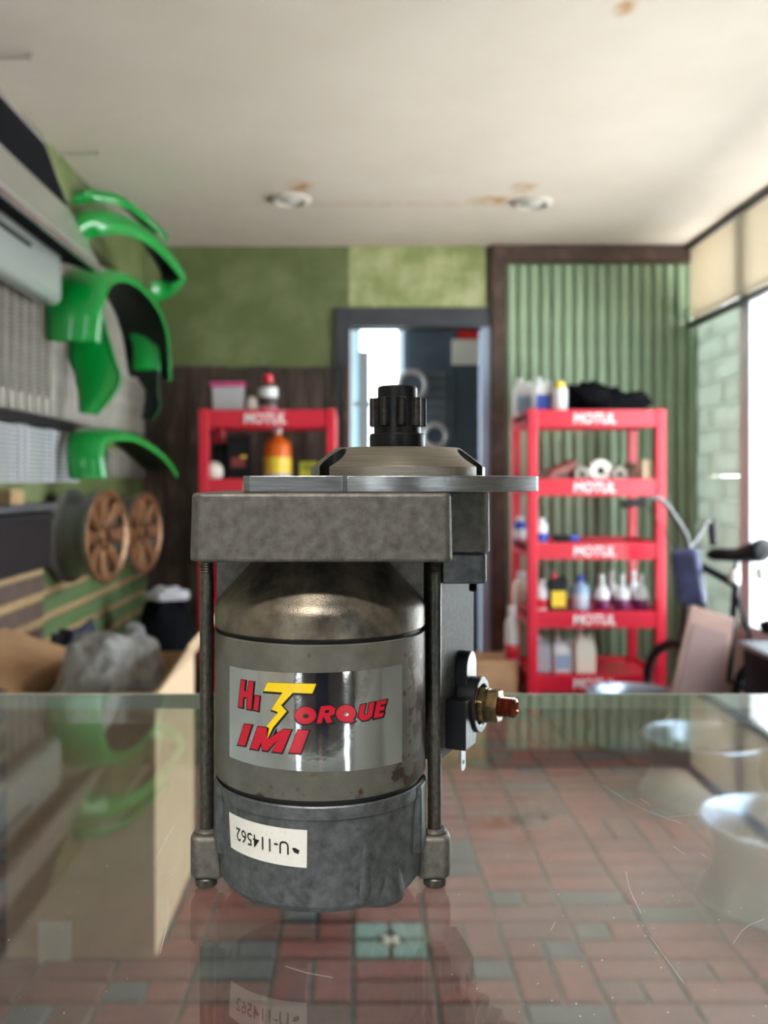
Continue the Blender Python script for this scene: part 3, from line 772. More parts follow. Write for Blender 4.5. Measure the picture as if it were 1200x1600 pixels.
def zq(pts): return [(340+p[0]/3.75, 1010+p[1]/3.75) for p in pts]
def area(p): return sum(p[i][0]*p[(i+1) % len(p)][1]-p[(i+1) % len(p)][0]*p[i][1] for i in range(len(p)))/2
def offset(p, d):
    if area(p) < 0: p = p[::-1]
    n = len(p); out = []
    for i in range(n):
        a, b_, c_ = Vector(p[i-1]), Vector(p[i]), Vector(p[(i+1) % n])
        e1 = (b_-a).normalized(); e2 = (c_-b_).normalized()
        n1 = Vector((e1.y, -e1.x)); n2 = Vector((e2.y, -e2.x))
        mv = (n1+n2)
        if mv.length < 1e-4: mv = n1
        mv.normalize(); k = min(1/max(mv.dot(n1), 0.35), 2.2)
        q = b_+mv*d*k; out.append((q.x, q.y))
    return out
lab = wrap_patch('chrome_label', R0+0.0001, [thz(359,1040,R0), thz(628,1037,R0), thz(628,1190,R0), thz(359,1182,R0)], CHROME, sm)
def ell(cx, cy, rx, ry, rot=0, n=28):
    return [(cx+rx*math.cos(2*PI*k/n)*math.cos(rot)-ry*math.sin(2*PI*k/n)*math.sin(rot), cy+rx*math.cos(2*PI*k/n)*math.sin(rot)+ry*math.sin(2*PI*k/n)*math.cos(rot)) for k in range(n)]
H = [(138,195),(163,199),(154,262),(176,266),(184,204),(211,208),(196,370),(171,365),(174,300),(150,296),(146,358),(122,352)]
I_ = [(218,288),(245,291),(238,378),(212,371)]
TT = [(290,212),(578,220),(555,276),(440,272),(372,345),(405,380),(325,475),(290,545),(302,478),(285,470),(355,386),(315,370),(380,270),(270,262)]
Rr = [(605,352),(660,345),(690,362),(684,398),(657,410),(674,445),(640,450),(625,416),(616,416),(610,450),(580,452)]
U = [(838,342),(868,335),(856,392),(866,402),(878,396),(890,330),(920,324),(905,408),(880,430),(845,434),(824,412)]
E = [(932,325),(992,310),(986,336),(957,342),(955,354),(981,349),(975,373),(949,378),(946,393),(976,386),(968,411),(914,422)]
Q2 = [(768,415),(805,436),(780,449),(752,430)]
I1 = [(155,455),(200,460),(160,582),(118,575)]
Mm = [(235,470),(286,477),(292,545),(384,486),(432,489),(376,623),(320,616),(350,548),(290,612),(262,608),(252,562),(236,605),(190,598)]
I2 = [(470,489),(535,492),(485,628),(418,622)]
O1 = ell(515, 405, 63, 51, -0.1); Qo = ell(752, 393, 58, 50, -0.1)
reds = [H, I_, O1, Rr, Qo, Q2, U, E, I1, Mm, I2]
for nm, R, polys, m in [('black_outline', R0+0.00022, [zq([(p[0]+2, p[1]+3) for p in offset(p_, 6)]) for p_ in reds]+[zq([(p[0]+4, p[1]+6) for p in offset(TT, 7)])]+[zq([(300,560),(345,478),(352,540),(290,585)])], INK),
                        ('red_lettering', R0+0.00032, [zq(p) for p in reds], REDINK),
                        ('yellow_lightning_letter', R0+0.00042, [zq(TT)], YELINK),
                        ('letter_counter', R0+0.00040, [zq(ell(516,408,19,12,-0.1)), zq(ell(752,398,16,10,-0.1)), zq([(630,374),(656,371),(651,388),(627,391)])], CHROME)]:
    flat_decal(nm, polys, R, m, lab)
# serial sticker, stuck upside down on the rear cap
R1 = 0.0366
def capR(z): return 0.0366-(0.0010)*((-0.1088+ZC-z)/0.0282)+0.00012
cor = [thz(358,1268,R1), thz(480,1297,R1), thz(479,1357,R1), thz(359,1324,R1)]
rows = []
for j in range(13):
    v = j/12; row = []
    for i in range(31):
        s_ = i/30
        q = [(cor[0][k]*(1-s_)+cor[1][k]*s_)*(1-v)+(cor[3][k]*(1-s_)+cor[2][k]*s_)*v for k in (0, 1)]
        row.append(cyl(q[0], q[1], capR(q[1])))
    rows.append(row)
stk = MB().grid(rows).build('serial_sticker', WHITE_ST, sm, smooth=60, fix=False)
vs, fs = text_mesh('U-114562', 1.0, 0.004, 0.8)
bb = text_size(vs)
ta, tb_ = thz(369, 1302, R1), thz(451, 1326, R1)
uspan = (tb_[0]-ta[0]); hh = 0.0043; zmid = (ta[1]+tb_[1])/2
def txt_on(vs, fs):
    out = []
    for x, y in vs:
        fx_ = (x-bb[0])/(bb[1]-bb[0]); fy_ = (y-bb[2])/(bb[3]-bb[2])-0.5
        th = tb_[0]-fx_*uspan; z = tb_[1]+(ta[1]-tb_[1])*fx_-fy_*hh
        out.append(cyl(th, z, capR(z)+0.0001))
    return out
MB().add(txt_on(vs, fs), fs).build('serial_digits', INK, stk, fix=False)
sp = [(456,1325),(461,1325),(468,1329),(466,1335),(459,1332)]
MB().add([cyl(thz(x, y, R1)[0], thz(x, y, R1)[1], capR(thz(x, y, R1)[1])+0.0001) for x, y in sp], [tuple(range(5))]).build('ink_smudge', INK, stk, fix=False)

# ------------------------------------------------------------------ red display racks
ZS = [PZ(640, 4.5), PZ(748, 4.5), PZ(848, 4.5), PZ(955, 4.5), PZ(1055, 4.5)]
MOT = text_mesh('MOTUL', 1.0, 0.02, 1.25, 0.1)
def rack(x0, x1, y0, y1, label):
    r = empty('display_rack', ((x0+x1)/2, (y0+y1)/2, 0.012), label, 'rack', 'red plastic display racks')
    pw = 0.048
    for (a, c) in ((x0, y0), (x1-pw, y0), (x0, y1-pw), (x1-pw, y1-pw)):
        b = MB()
        b.prism([(a, c), (a+pw, c), (a+pw, c+pw), (a, c+pw)], 0.012, ZS[0]+0.004)
        b.build('post', REDPL, r, bevel=0.006)
    for z in ZS:
        b = MB()
        b.box(x0+0.006, x1-0.006, y0+0.004, y1-0.004, z-0.040, z-0.018)
        b.box(x0+pw*0.9, x1-pw*0.9, y0+0.006, y0+0.022, z-0.082, z)
        b.box(x0+0.006, x0+0.020, y0+pw, y1-pw, z-0.075, z)
        b.box(x1-0.020, x1-0.006, y0+pw, y1-pw, z-0.075, z)
        b.box(x0+pw, x1-pw, y1-0.020, y1-0.006, z-0.075, z)
        sh = b.build('shelf', REDPL, r)
        vs, fs = MOT; t = text_size(vs); k = 0.205/(t[1]-t[0]); ky = 0.050/(t[3]-t[2])
        cx = (x0+x1)/2-0.01; cz = z-0.042
        m2 = MB(); n = len(vs)
        m2.add([(cx+(v[0]-(t[0]+t[1])/2)*k, y0+0.0045, cz+(v[1]-(t[2]+t[3])/2)*ky) for v in vs], fs)
        m2.build('shelf_lettering', WHITEP, sh, solid=0.002, fix=False)
    return r
RX0, RX1 = PX(825, 4.5), PX(1041, 4.5)
rack(RX0, RX1, 4.5, 5.0, 'red five shelf display rack against the green boards')
LX0, LX1 = PX(310, 4.5), PX(525, 4.5)
rack(LX0, LX1, 4.5, 5.0, 'red display rack in front of the dark planks beside the door')
SH = [z-0.018 for z in ZS]   # tray surfaces

def bottle(name, label, cat, px, Y, z, H, R, body, cap, band=None, neck=0.35, sh=0.62, caph=0.12, bz=(0.12, 0.5), group=None, capr=None, sq=1.0):
    x = PX(px, Y)
    e = empty(name, (x, Y, z), label, cat, group)
    hb = H*(1-caph)
    b = MB(); b.X = Matrix.Translation((x, Y, z)) @ Matrix.Diagonal((1, sq, 1, 1))
    pr = [(0, 0), (R*0.92, 0), (R, H*0.03), (R, H*sh*0.97), (R*0.97, H*sh)]
    for k in range(1, 7):
        t = k/6; pr.append((R*(neck+(1-neck)*math.cos(t*PI/2)**0.8) if k < 6 else R*neck, H*sh+(hb-H*sh)*0.8*t))
    pr += [(R*neck, hb), (0, hb)]
    b.lathe(pr, 24); b.build('body', body, e, smooth=40)
    cr = capr or R*neck*1.15
    b = MB(); b.X = Matrix.Translation((x, Y, z))
    b.lathe([(0, hb-0.004), (cr, hb-0.004), (cr, H-0.004), (cr*0.85, H), (0, H)], 20); b.build('cap', cap, e, smooth=40)
    if band:
        b = MB(); b.X = Matrix.Translation((x, Y, z)) @ Matrix.Diagonal((1, sq, 1, 1))
        b.lathe([(R*1.001, H*bz[0]), (R*1.015, H*bz[0]+0.001), (R*1.015, H*bz[1]-0.001), (R*1.001, H*bz[1])], 24, closed=False); b.build('wrap_label', band, e, smooth=40)
    return e
def jug(name, label, px, Y, z, w, d, h, body, cap, band=None, group=None, cat='jug', rz=0.0):
    x = PX(px, Y); e = empty(name, (x, Y, z), label, cat, group)
    X = Matrix.Translation((x, Y, z)) @ Matrix.Rotation(rz, 4, 'Z')
    b = MB(); b.X = X
    b.add([(-w/2,-d/2,0),(w/2,-d/2,0),(w/2,d/2,0),(-w/2,d/2,0),(-w/2,-d/2,h*0.66),(w/2,-d/2,h*0.66),(w/2,d/2,h*0.66),(-w/2,d/2,h*0.66),
           (-w*0.42,-d*0.3,h*0.84),(w*0.1,-d*0.3,h*0.88),(w*0.1,d*0.3,h*0.88),(-w*0.42,d*0.3,h*0.84)],
          [(3,2,1,0),(0,1,5,4),(1,2,6,5),(2,3,7,6),(3,0,4,7),(4,5,9,8),(5,6,10,9),(6,7,11,10),(7,4,8,11),(8,9,10,11)])
    b.build('body', body, e, bevel=min(w, d)*0.14, segs=3, smooth=40)
    b = MB(); b.X = X
    b.tube(spline([(w*0.10, 0, h*0.84), (w*0.30, 0, h*0.90), (w*0.42, 0, h*0.80), (w*0.44, 0, h*0.62)], 5), w*0.07, 8); b.build('handle', body, e, smooth=60)
    b = MB(); b.X = X @ Matrix.Translation((-w*0.18, 0, 0)); b.lathe([(0, h*0.84), (w*0.15, h*0.84), (w*0.16, h*0.98), (w*0.13, h), (0, h)], 16); b.build('cap', cap, e, smooth=40)
    if band:
        b = MB(); b.X = X; b.box(-w*0.38, w*0.38, -d/2-0.0015, -d/2+0.0005, h*0.12, h*0.54); b.build('front_label', band, e)
    return e
# --- right rack, top shelf
z = SH[0]
jug('oil_jug', 'white jug with pale blue label at the left end of the right rack top', 818, 4.80, z, 0.105, 0.07, 0.20, WPLAST, WPLAST, CLEARBL)
jug('oil_jug', 'white jug with blue label beside the yellow capped bottle', 847, 4.68, z, 0.095, 0.07, 0.195, WPLAST, WPLAST, BLUEP)
bottle('spray_bottle', 'white canister with yellow cap next to the black cloth', 'bottle', 874, 4.62, z, 0.165, 0.038, WPLAST, YELL, None, 0.6, 0.8, 0.2)
def mound(name, label, cat, m, c, rx, ry, h, seed, amp=0.25, n=30, mm=12, tilt=0.0, pw=0.7, group=None, parent=None):
    b = MB(); rows = []
    for j in range(mm+1):
        t = j/mm; row = []
        for i in range(n):
            a = 2*PI*i/n
            rr = math.cos(t*PI/2)**pw if j < mm else 0.0
            v = Vector((math.cos(a)*rr, math.sin(a)*rr, math.sin(t*PI/2)))
            k = 1+amp*(mnoise.noise(v*2.1+Vector((seed, seed*1.7, 0))))+amp*0.5*mnoise.noise(v*5+Vector((seed*3, 0, 2)))
            row.append((c[0]+v.x*rx*k, c[1]+v.y*ry*k, c[2]+(v.z*h*(k if j else 1))*(1+tilt*v.x)))
        row.append(row[0]); rows.append(row)
    b.grid(rows)
    b.add([p for p in rows[0][:-1]], [tuple(range(n))[::-1]])
    o = b.build(name, m, parent, smooth=70)
    if label: tag(o, label, cat, group)
    return o
mound('folded_cloth', 'black folded cloth heaped on top of the right red rack', 'cloth', BLACKCL, (PX(955, 4.7), 4.72, z), 0.205, 0.13, 0.135, 3, 0.45, tilt=-0.3, pw=0.5)
# --- second shelf: parts and cartons
z = SH[1]
o = MB(); o.X = Matrix.Translation((PX(872, 4.66), 4.66, z)) @ Matrix.Rotation(0.35, 4, 'Z')
e = empty('leather_case', (PX(872, 4.66), 4.66, z), 'red brown leather case at the left of the second shelf', 'case')
o.add([(-0.085,-0.05,0),(0.085,-0.05,0),(0.085,0.05,0),(-0.085,0.05,0),(-0.07,-0.04,0.055),(0.085,-0.045,0.115),(0.085,0.045,0.115),(-0.07,0.04,0.055)],[(3,2,1,0),(4,5,6,7),(0,1,5,4),(1,2,6,5),(2,3,7,6),(3,0,4,7)])
o.build('case_body', LEATHER, e, bevel=0.01, segs=3)
o = MB(); o.X = Matrix.Translation((PX(872, 4.66), 4.66, z)) @ Matrix.Rotation(0.35, 4, 'Z'); o.box(-0.03, 0.05, -0.056, -0.049, 0.03, 0.045); o.build('strap', mat('dark_strap', S(70,36,30), 0.6), e, bevel=0.002)
def pulley(px, Y, z, R, w, label, m):
    x = PX(px, Y); e = empty('metal_pulley', (x, Y, z), label, 'car part')
    b = MB(); b.X = Matrix.Translation((x, Y, z+R)) @ Matrix.Rotation(PI/2, 4, 'X')
    b.lathe([(R*0.35, -w/2), (R*0.95, -w/2), (R, -w*0.4), (R*0.8, -w*0.1), (R*0.8, w*0.1), (R, w*0.4), (R*0.95, w/2), (R*0.35, w/2), (R*0.35, -w/2)], 32, closed=False); b.build('pulley_rim', m, e, smooth=40)
    b = MB(); b.X = Matrix.Translation((x, Y, z+R)) @ Matrix.Rotation(PI/2, 4, 'X'); b.lathe([(0, -w*0.3), (R*0.36, -w*0.3), (R*0.36, w*0.3), (0, w*0.3)], 20); b.build('pulley_hub', BLACK, e, smooth=40)
pulley(908, 4.62, z, 0.040, 0.05, 'small grey pulley beside the leather case on the rack', STONEGR)
pulley(937, 4.64, z, 0.058, 0.05, 'large pale pulley in the middle of the second shelf', mat('pale_metal', S(206,200,190), 0.4, 0.4))
pulley(966, 4.62, z, 0.040, 0.06, 'grey brown pulley left of the cream carton', STONEGR)
mound('brown_rag', 'brown rag bunched behind the cream carton on the second shelf', 'rag', mat('brown_cloth', S(112,80,66), 0.8, 0, S(90,62,52), 20, 5), (PX(990, 4.8), 4.82, z), 0.075, 0.06, 0.10, 8)
e = empty('carton', (PX(1010, 4.58), 4.58, z), 'cream carton at the right end of the second shelf', 'carton')
MB().cbox((PX(1009, 4.58), 4.58, z+0.055), 0.05, 0.07, 0.11).build('box_body', CREAMC, e, bevel=0.002)
MB().cbox((PX(1009, 4.58), 4.58, z+0.1105), 0.052, 0.03, 0.001).build('tape', TAN, e)
# --- third shelf
z = SH[2]
bottle('blue_bottle', 'dark blue bottle with white band behind the left post of the right rack', 'bottle', 813, 4.86, z, 0.13, 0.034, BLUEP, WPLAST, WPLAST, 0.5, 0.75, 0.15)
bottle('cleaner_bottle', 'small white bottle with blue label on the third shelf', 'bottle', 845, 4.66, z, 0.13, 0.033, WPLAST, WPLAST, BLUEP, 0.5, 0.75, 0.15, (0.1, 0.45))
e = empty('tape_gun', (PX(885, 4.66), 4.66, z), 'flat black tool with a blue end lying on the third shelf', 'tool')
b = MB().cbox((PX(878, 4.66), 4.66, z+0.027), 0.085, 0.05, 0.034); b.build('tool_body', BLACK, e, bevel=0.008)
b = MB(); b.X = Matrix.Translation((PX(897, 4.66), 4.65, z+0.028)) @ Matrix.Rotation(PI/2, 4, 'Y'); b.lathe([(0, -0.02), (0.018, -0.02), (0.019, 0.015), (0.015, 0.02), (0, 0.02)], 16); b.build('tool_end', BLUEP, e, smooth=40)
# --- fourth shelf
z = SH[3]
bottle('round_bottle', 'white round shouldered bottle behind the left post on the fourth shelf', 'bottle', 815, 4.84, z, 0.175, 0.045, mat('cream_plastic', S(224,216,204), 0.4), WPLAST, None, 0.5, 0.6, 0.12)
bottle('red_label_bottle', 'white bottle with red label just right of the left post', 'bottle', 846, 4.66, z, 0.155, 0.040, WPLAST, WPLAST, REDPL, 0.4, 0.6, 0.1, (0.1, 0.4))
jug('black_oil_can', 'black oil can with red cap on the fourth shelf', 871, 4.64, z, 0.095, 0.06, 0.19, BLACK, REDPL, YELL, cat='can')
bottle('clear_blue_bottle', 'pale blue clear bottle with blue cap on the fourth shelf', 'bottle', 907, 4.64, z, 0.178, 0.046, CLEARBL, BLUEP, mat('pale_label', S(196,206,222), 0.5), 0.34, 0.58, 0.14)
places = ['first from the left in the front row', 'second from the left in the front row', 'rightmost in the front row', 'left one standing in the back row', 'right one standing in the back row']
for k, (px, Y) in enumerate([(940, 4.60), (972, 4.60), (1001, 4.60), (955, 4.78), (990, 4.80)]):
    bottle('tapered_bottle', 'white tapered bottle with purple lower half, '+places[k], 'bottle', px, Y, z, 0.188, 0.038, WPLAST, WPLAST, PURP, 0.28, 0.40, 0.2, (0.04, 0.36), 'white and purple bottles on the fourth shelf', capr=0.013)
# --- bottom shelf
z = SH[4]
jug('grey_jug', 'grey white jug nearest the left post on the bottom shelf', 846, 4.66, z, 0.08, 0.07, 0.19, mat('grey_plastic', S(168,170,178), 0.4), WPLAST)
jug('white_jug', 'white jug with pale label in the middle of the bottom shelf', 877, 4.66, z, 0.095, 0.08, 0.175, WPLAST, WPLAST, CLEARBL)
jug('cream_jug', 'cream coloured jug at the right of the three on the bottom shelf', 912, 4.64, z, 0.105, 0.08, 0.21, mat('ivory_plastic', S(226,220,204), 0.4), mat('ivory_plastic', S(226,220,204), 0.4))
# --- left rack
z = SH[0]
e = empty('storage_tub', (PX(358, 4.7), 4.70, z), 'clear storage tub with pink lid on the left rack', 'tub')
x = PX(358, 4.7)
MB().prism([(x-0.075, 4.64), (x+0.075, 4.64), (x+0.075, 4.76), (x-0.075, 4.76)], z, z+0.145, -0.06).build('tub_body', mat('frosted_plastic', S(180,180,184), 0.3), e, bevel=0.008)
MB().cbox((x, 4.70, z+0.156), 0.175, 0.145, 0.022).build('tub_lid', PINK, e, bevel=0.006)
o = MB(); o.X = Matrix.Translation((PX(394, 4.66), 4.66, z)); o.lathe([(0, 0), (0.022, 0), (0.030, 0.02), (0.031, 0.05), (0.026, 0.08), (0.012, 0.095), (0, 0.098)], 20)
tag(o.build('white_pot', mat('cream_plastic', S(224,216,204), 0.4), smooth=50), 'small rounded cream pot between the tub and the red capped bottle', 'pot')
e = bottle('red_capped_bottle', 'black and white bottle with red cap on top of the left rack', 'bottle', 419, 4.66, z, 0.205, 0.048, mat('white_black_body', S(64,52,50), 0.4), REDPL, mat('pink_band', S(214,130,150), 0.5), 0.5, 0.72, 0.2, (0.0, 0.22), capr=0.026)
b = MB(); b.X = Matrix.Translation((PX(419, 4.66), 4.66, z)); b.lathe([(0.049, 0.09), (0.050, 0.092), (0.050, 0.135), (0.049, 0.138)], 24, closed=False); b.build('upper_band', WPLAST, e, smooth=40)
z = SH[1]
bottle('black_bottle', 'black bottle with red cap on the second shelf of the left rack', 'bottle', 346, 4.72, z, 0.265, 0.042, BLACK, REDPL, None, 0.55, 0.72, 0.24, capr=0.026)
o = MB(); o.X = Matrix.Translation((PX(334, 4.60), 4.60, z)); o.lathe([(0, 0), (0.025, 0.004), (0.045, 0.03), (0.048, 0.055), (0.040, 0.082), (0.020, 0.10), (0, 0.103)], 24)
tag(o.build('cream_ball', mat('cream_plastic', S(224,216,204), 0.4), smooth=60), 'round cream pot at the left post of the left rack', 'pot')
e = empty('black_carton', (PX(374, 4.66), 4.66, z), 'black carton with small red print beside the orange bottle', 'carton')
MB().cbox((PX(374, 4.66), 4.66, z+0.115), 0.115, 0.08, 0.23).build('box_body', BLACK, e, bevel=0.003)
MB().cbox((PX(374, 4.66), 4.6195, z+0.10), 0.07, 0.001, 0.05).build('red_print', mat('dull_red_print', S(120,50,46), 0.5), e)
MB().cbox((PX(382, 4.66), 4.6193, z+0.128), 0.03, 0.001, 0.012).build('yellow_print', YELL, e)
e = bottle('orange_drink_bottle', 'orange and yellow plastic bottle in the middle of the left rack', 'bottle', 434, 4.62, z, 0.27, 0.068, ORANGE, WPLAST, YELL, 0.26, 0.62, 0.08, (0.14, 0.46))
b = MB(); b.X = Matrix.Translation((PX(434, 4.62), 4.62, z)); b.lathe([(0.0688, 0.006), (0.0695, 0.008), (0.0695, 0.04), (0.0688, 0.042)], 24, closed=False); b.build('lower_band', mat('lilac_band', S(190,180,206), 0.5), e, smooth=40)
e = empty('yellow_carton', (PX(482, 4.66), 4.66, z), 'small yellow green carton on the left rack', 'carton')
MB().cbox((PX(482, 4.66), 4.66, z+0.052), 0.085, 0.07, 0.104).build('box_body', LIME, e, bevel=0.002)
MB().cbox((PX(482, 4.66), 4.6245, z+0.075), 0.06, 0.001, 0.03).build('box_print', mat('olive_print', S(150,160,40), 0.5), e)

# ------------------------------------------------------------------ green fender flares on the left wall
def flare(name, label, path, depths, lip=0.03, bulge=0.02, n=8, back=None, sink=0.0):
    """path: outer lip of the arch; depths: how far the skin runs back towards the wall at each point; lip turns inwards"""
    pts = spline(path, n); m = len(pts)
    cen = sum(pts, Vector())/m; cen.z = min(p.z for p in pts)
    rows = []; inws = []
    for i, p in enumerate(pts):
        t = i/(m-1)*(len(depths)-1); k = min(int(t), len(depths)-2); d = depths[k]+(depths[k+1]-depths[k])*(t-k)
        tg = (pts[min(i+1, m-1)]-pts[max(i-1, 0)]).normalized()
        inw = Vector((1, 0, 0)).cross(tg)
        if inw.dot(cen-p) < 0: inw = -inw
        inw.normalize()
        inws.append(inw)
        wallp = max(p.x-d, XL+0.05)
        dd = p.x-wallp
        w = Vector((-1, 0, 0))
        rows.append([p+inw*lip, p+inw*lip*0.3+Vector((0.006, 0, 0)), p+w*dd*0.08, p+w*dd*0.35-inw*bulge*0.7, p+w*dd*0.7-inw*bulge, p+w*dd-inw*bulge*0.8])
    b = MB().grid([[tuple(q) for q in r] for r in rows])
    e = empty(name, tuple(sum((r[5] for r in rows), Vector())/m), label, 'fender flare', 'green fender flares hung on the left wall')
    b.build('flare_skin', GREENFL, e, smooth=70, solid=0.004, sub=1)
    lr = [[q+iw*0.007 for q in r[1:]] for r, iw in zip(rows, inws)]
    MB().grid([[tuple(q) for q in r] for r in lr]).build('inner_liner', mat('black_gelcoat_inside', S(8,22,16), 0.5), e, smooth=70, sub=1, solid=0.002)
    b = MB(); b.tube([r[0] for r in rows], 0.006, 8); b.build('rolled_edge', GREENFL, e, smooth=60)
    return e
def V(px, py, Y): return P(px, py, Y)
# large arch: near leg broad and facing the camera, far leg seen from inside
flare('fender_flare', 'large green wheel arch flare with broad near leg, in the middle of the wall',
      [V(150,535,3.45), V(158,470,3.45), V(172,432,3.55), V(205,430,3.75), V(240,462,4.0), V(262,515,4.2), V(268,592,4.3)], [0.26, 0.20, 0.15, 0.20, 0.22, 0.22, 0.20], 0.03, 0.03)
e = flare('fender_flare', 'long narrow green flare leg hanging below the large arch',
      [V(150,648,3.62), V(186,602,3.66), V(178,560,3.68), V(166,520,3.70), V(158,490,3.72)], [0.06, 0.17, 0.18, 0.17, 0.14], 0.0, 0.02)
# top ring flare
flare('fender_flare', 'round green flare hung highest, close to the ceiling',
      [V(116,372,3.75), V(150,340,3.80), V(196,338,3.95), V(245,366,4.15), V(280,408,4.35), V(291,436,4.42), V(272,462,4.40), V(236,468,4.35)], [0.10, 0.10, 0.10, 0.12, 0.12, 0.12, 0.10, 0.08], 0.075, 0.02)
flare('fender_flare', 'thin green rear rim above the round flare at the ceiling',
      [V(112,303,3.90), V(150,300,3.95), V(190,306,4.05), V(225,330,4.22), V(262,366,4.36)], [0.08, 0.08, 0.08, 0.08, 0.08], 0.04, 0.01)
flare('fender_flare', 'small green bracket shaped flare inside the large arch',
      [V(236,520,4.25), V(246,545,4.25), V(248,580,4.25), V(246,612,4.27), V(250,635,4.28), V(238,655,4.28)], [0.10, 0.11, 0.12, 0.05, 0.08, 0.05], 0.0, 0.015)
flare('fender_flare', 'low green arch flare hung lowest above the bronze wheels',
      [V(162,748,3.60), V(158,708,3.60), V(168,680,3.66), V(205,676,3.85), V(240,694,4.05), V(264,716,4.2), V(277,736,4.3)], [0.13, 0.13, 0.14, 0.16, 0.18, 0.18, 0.16], 0.03, 0.02)

# ------------------------------------------------------------------ wheels
def wheel_bronze(c, R, w, label, tl=0.0):
    e = empty('bronze_wheel', c, label, 'wheel', 'bronze wheels on the left wall')
    X = Matrix.Translation(c) @ Matrix.Rotation(tl, 4, 'Z') @ Matrix.Rotation(PI/2, 4, 'Y')   # local +z -> world +x (face)
    b = MB(); b.X = X
    b.lathe([(R*0.97, 0.0), (R, -0.008), (R*0.97, -0.02), (R*0.86, -0.05), (R*0.82, -w*0.5), (R*0.90, -w*0.8), (R*0.92, -w*0.88), (R, -w*0.95), (R, -w), (R*0.94, -w), (R*0.80, -w*0.7), (R*0.76, -w*0.4), (R*0.78, -0.05), (R*0.90, -0.012), (R*0.97, 0.0)], 48, closed=False)
    b.build('barrel', GUN, e, smooth=40)
    b = MB(); b.X = X; b.lathe([(0, -w*0.55), (R*0.76, -w*0.55), (R*0.76, -w*0.5), (0, -w*0.5)], 32); b.build('inner_disc', BLACK, e)
    b = MB(); b.X = X; b.lathe([(R*0.84, -0.012), (R*0.99, -0.004), (R*0.99, 0.004), (R*0.95, 0.006), (R*0.84, -0.004), (R*0.84, -0.012)], 48, closed=False); b.build('face_rim', BRONZE, e, smooth=40)
    for k in range(8):
        a = 2*PI*k/8
        b = MB(); b.X = X @ Matrix.Rotation(a, 4, 'Z')
        b.add([(R*0.18, -0.022, -0.05), (R*0.90, -0.044, -0.03), (R*0.90, 0.044, -0.03), (R*0.18, 0.022, -0.05), (R*0.18, -0.018, -0.014), (R*0.90, -0.028, -0.002), (R*0.90, 0.028, -0.002), (R*0.18, 0.018, -0.014)],
              [(3,2,1,0),(4,5,6,7),(0,1,5,4),(1,2,6,5),(2,3,7,6),(3,0,4,7)])
        b.build('spoke', BRONZE, e, bevel=0.006)
    b = MB(); b.X = X; b.lathe([(0, -0.04), (R*0.3, -0.04), (R*0.3, -0.008), (R*0.16, -0.004), (R*0.15, -0.015), (0, -0.016)], 32); h = b.build('hub', BRONZE, e, smooth=40)
    for k in range(5):
        a = 2*PI*k/5; b = MB(); b.X = X @ Matrix.Translation((R*0.23*math.cos(a), R*0.23*math.sin(a), 0)); b.lathe([(0, -0.008), (0.009, -0.008), (0.009, -0.003), (0, -0.003)], 12); b.build('lug_hole', BLACK, h)
wheel_bronze((PX(168, 3.60), 3.60, PZ(838, 3.60)), 0.183, 0.155, 'bronze spoked wheel on the left wall, nearer the camera', -0.2)
wheel_bronze((PX(227, 4.14), 4.14, PZ(832, 4.14)), 0.180, 0.155, 'bronze spoked wheel on the left wall, nearer the back corner', -0.2)
for (Y, ) in ((3.60,), (4.14,)):
    b = MB(); b.X = Matrix.Translation((XL+0.03, Y, PZ(835, Y))) @ Matrix.Rotation(PI/2, 4, 'Y'); b.lathe([(0, 0), (0.03, 0), (0.03, 0.05), (0, 0.05)], 16)
    b.build('wheel_peg', BLACK, wl, smooth=40)
def wheel_silver(c, R, h, label):
    e = empty('silver_wheel', c, label, 'wheel', 'silver wheels lying on the floor')
    b = MB(); b.X = Matrix.Translation(c)
    b.lathe([(R*0.94, 0), (R, 0.006), (R*0.98, 0.02), (R*0.88, 0.045), (R*0.82, h*0.45), (R*0.86, h*0.8), (R*0.95, h*0.93), (R, h*0.97), (R*0.98, h), (R*0.94, h), (R*0.84, h*0.9), (R*0.78, h*0.55), (R*0.78, h*0.3), (R*0.86, 0.03), (R*0.94, 0)], 56, closed=False)
    b.build('barrel', SILVER, e, smooth=40)
    for k in range(5):
        a = 2*PI*k/5+0.3; b = MB(); b.X = Matrix.Translation(c) @ Matrix.Rotation(a, 4, 'Z')
        b.box(R*0.15, R*0.80, -0.035, 0.035, h*0.55, h*0.68); b.build('spoke', SILVERD, e, bevel=0.008)
    b = MB(); b.X = Matrix.Translation(c); b.lathe([(0, h*0.5), (R*0.24, h*0.5), (R*0.25, h*0.74), (R*0.15, h*0.76), (R*0.13, h*0.66), (0, h*0.66)], 32); b.build('hub', SILVERD, e, smooth=40)
FZ = 0.012
wheel_silver((1.163, 2.52, FZ), 0.225, 0.215, 'silver wheel lying on the floor, nearest the camera')
wheel_silver((1.259, 3.355, FZ), 0.225, 0.215, 'silver wheel lying on the floor, middle one of three')
wheel_silver((1.22, 4.03, FZ), 0.215, 0.215, 'silver wheel lying on the floor just in front of the red rack')

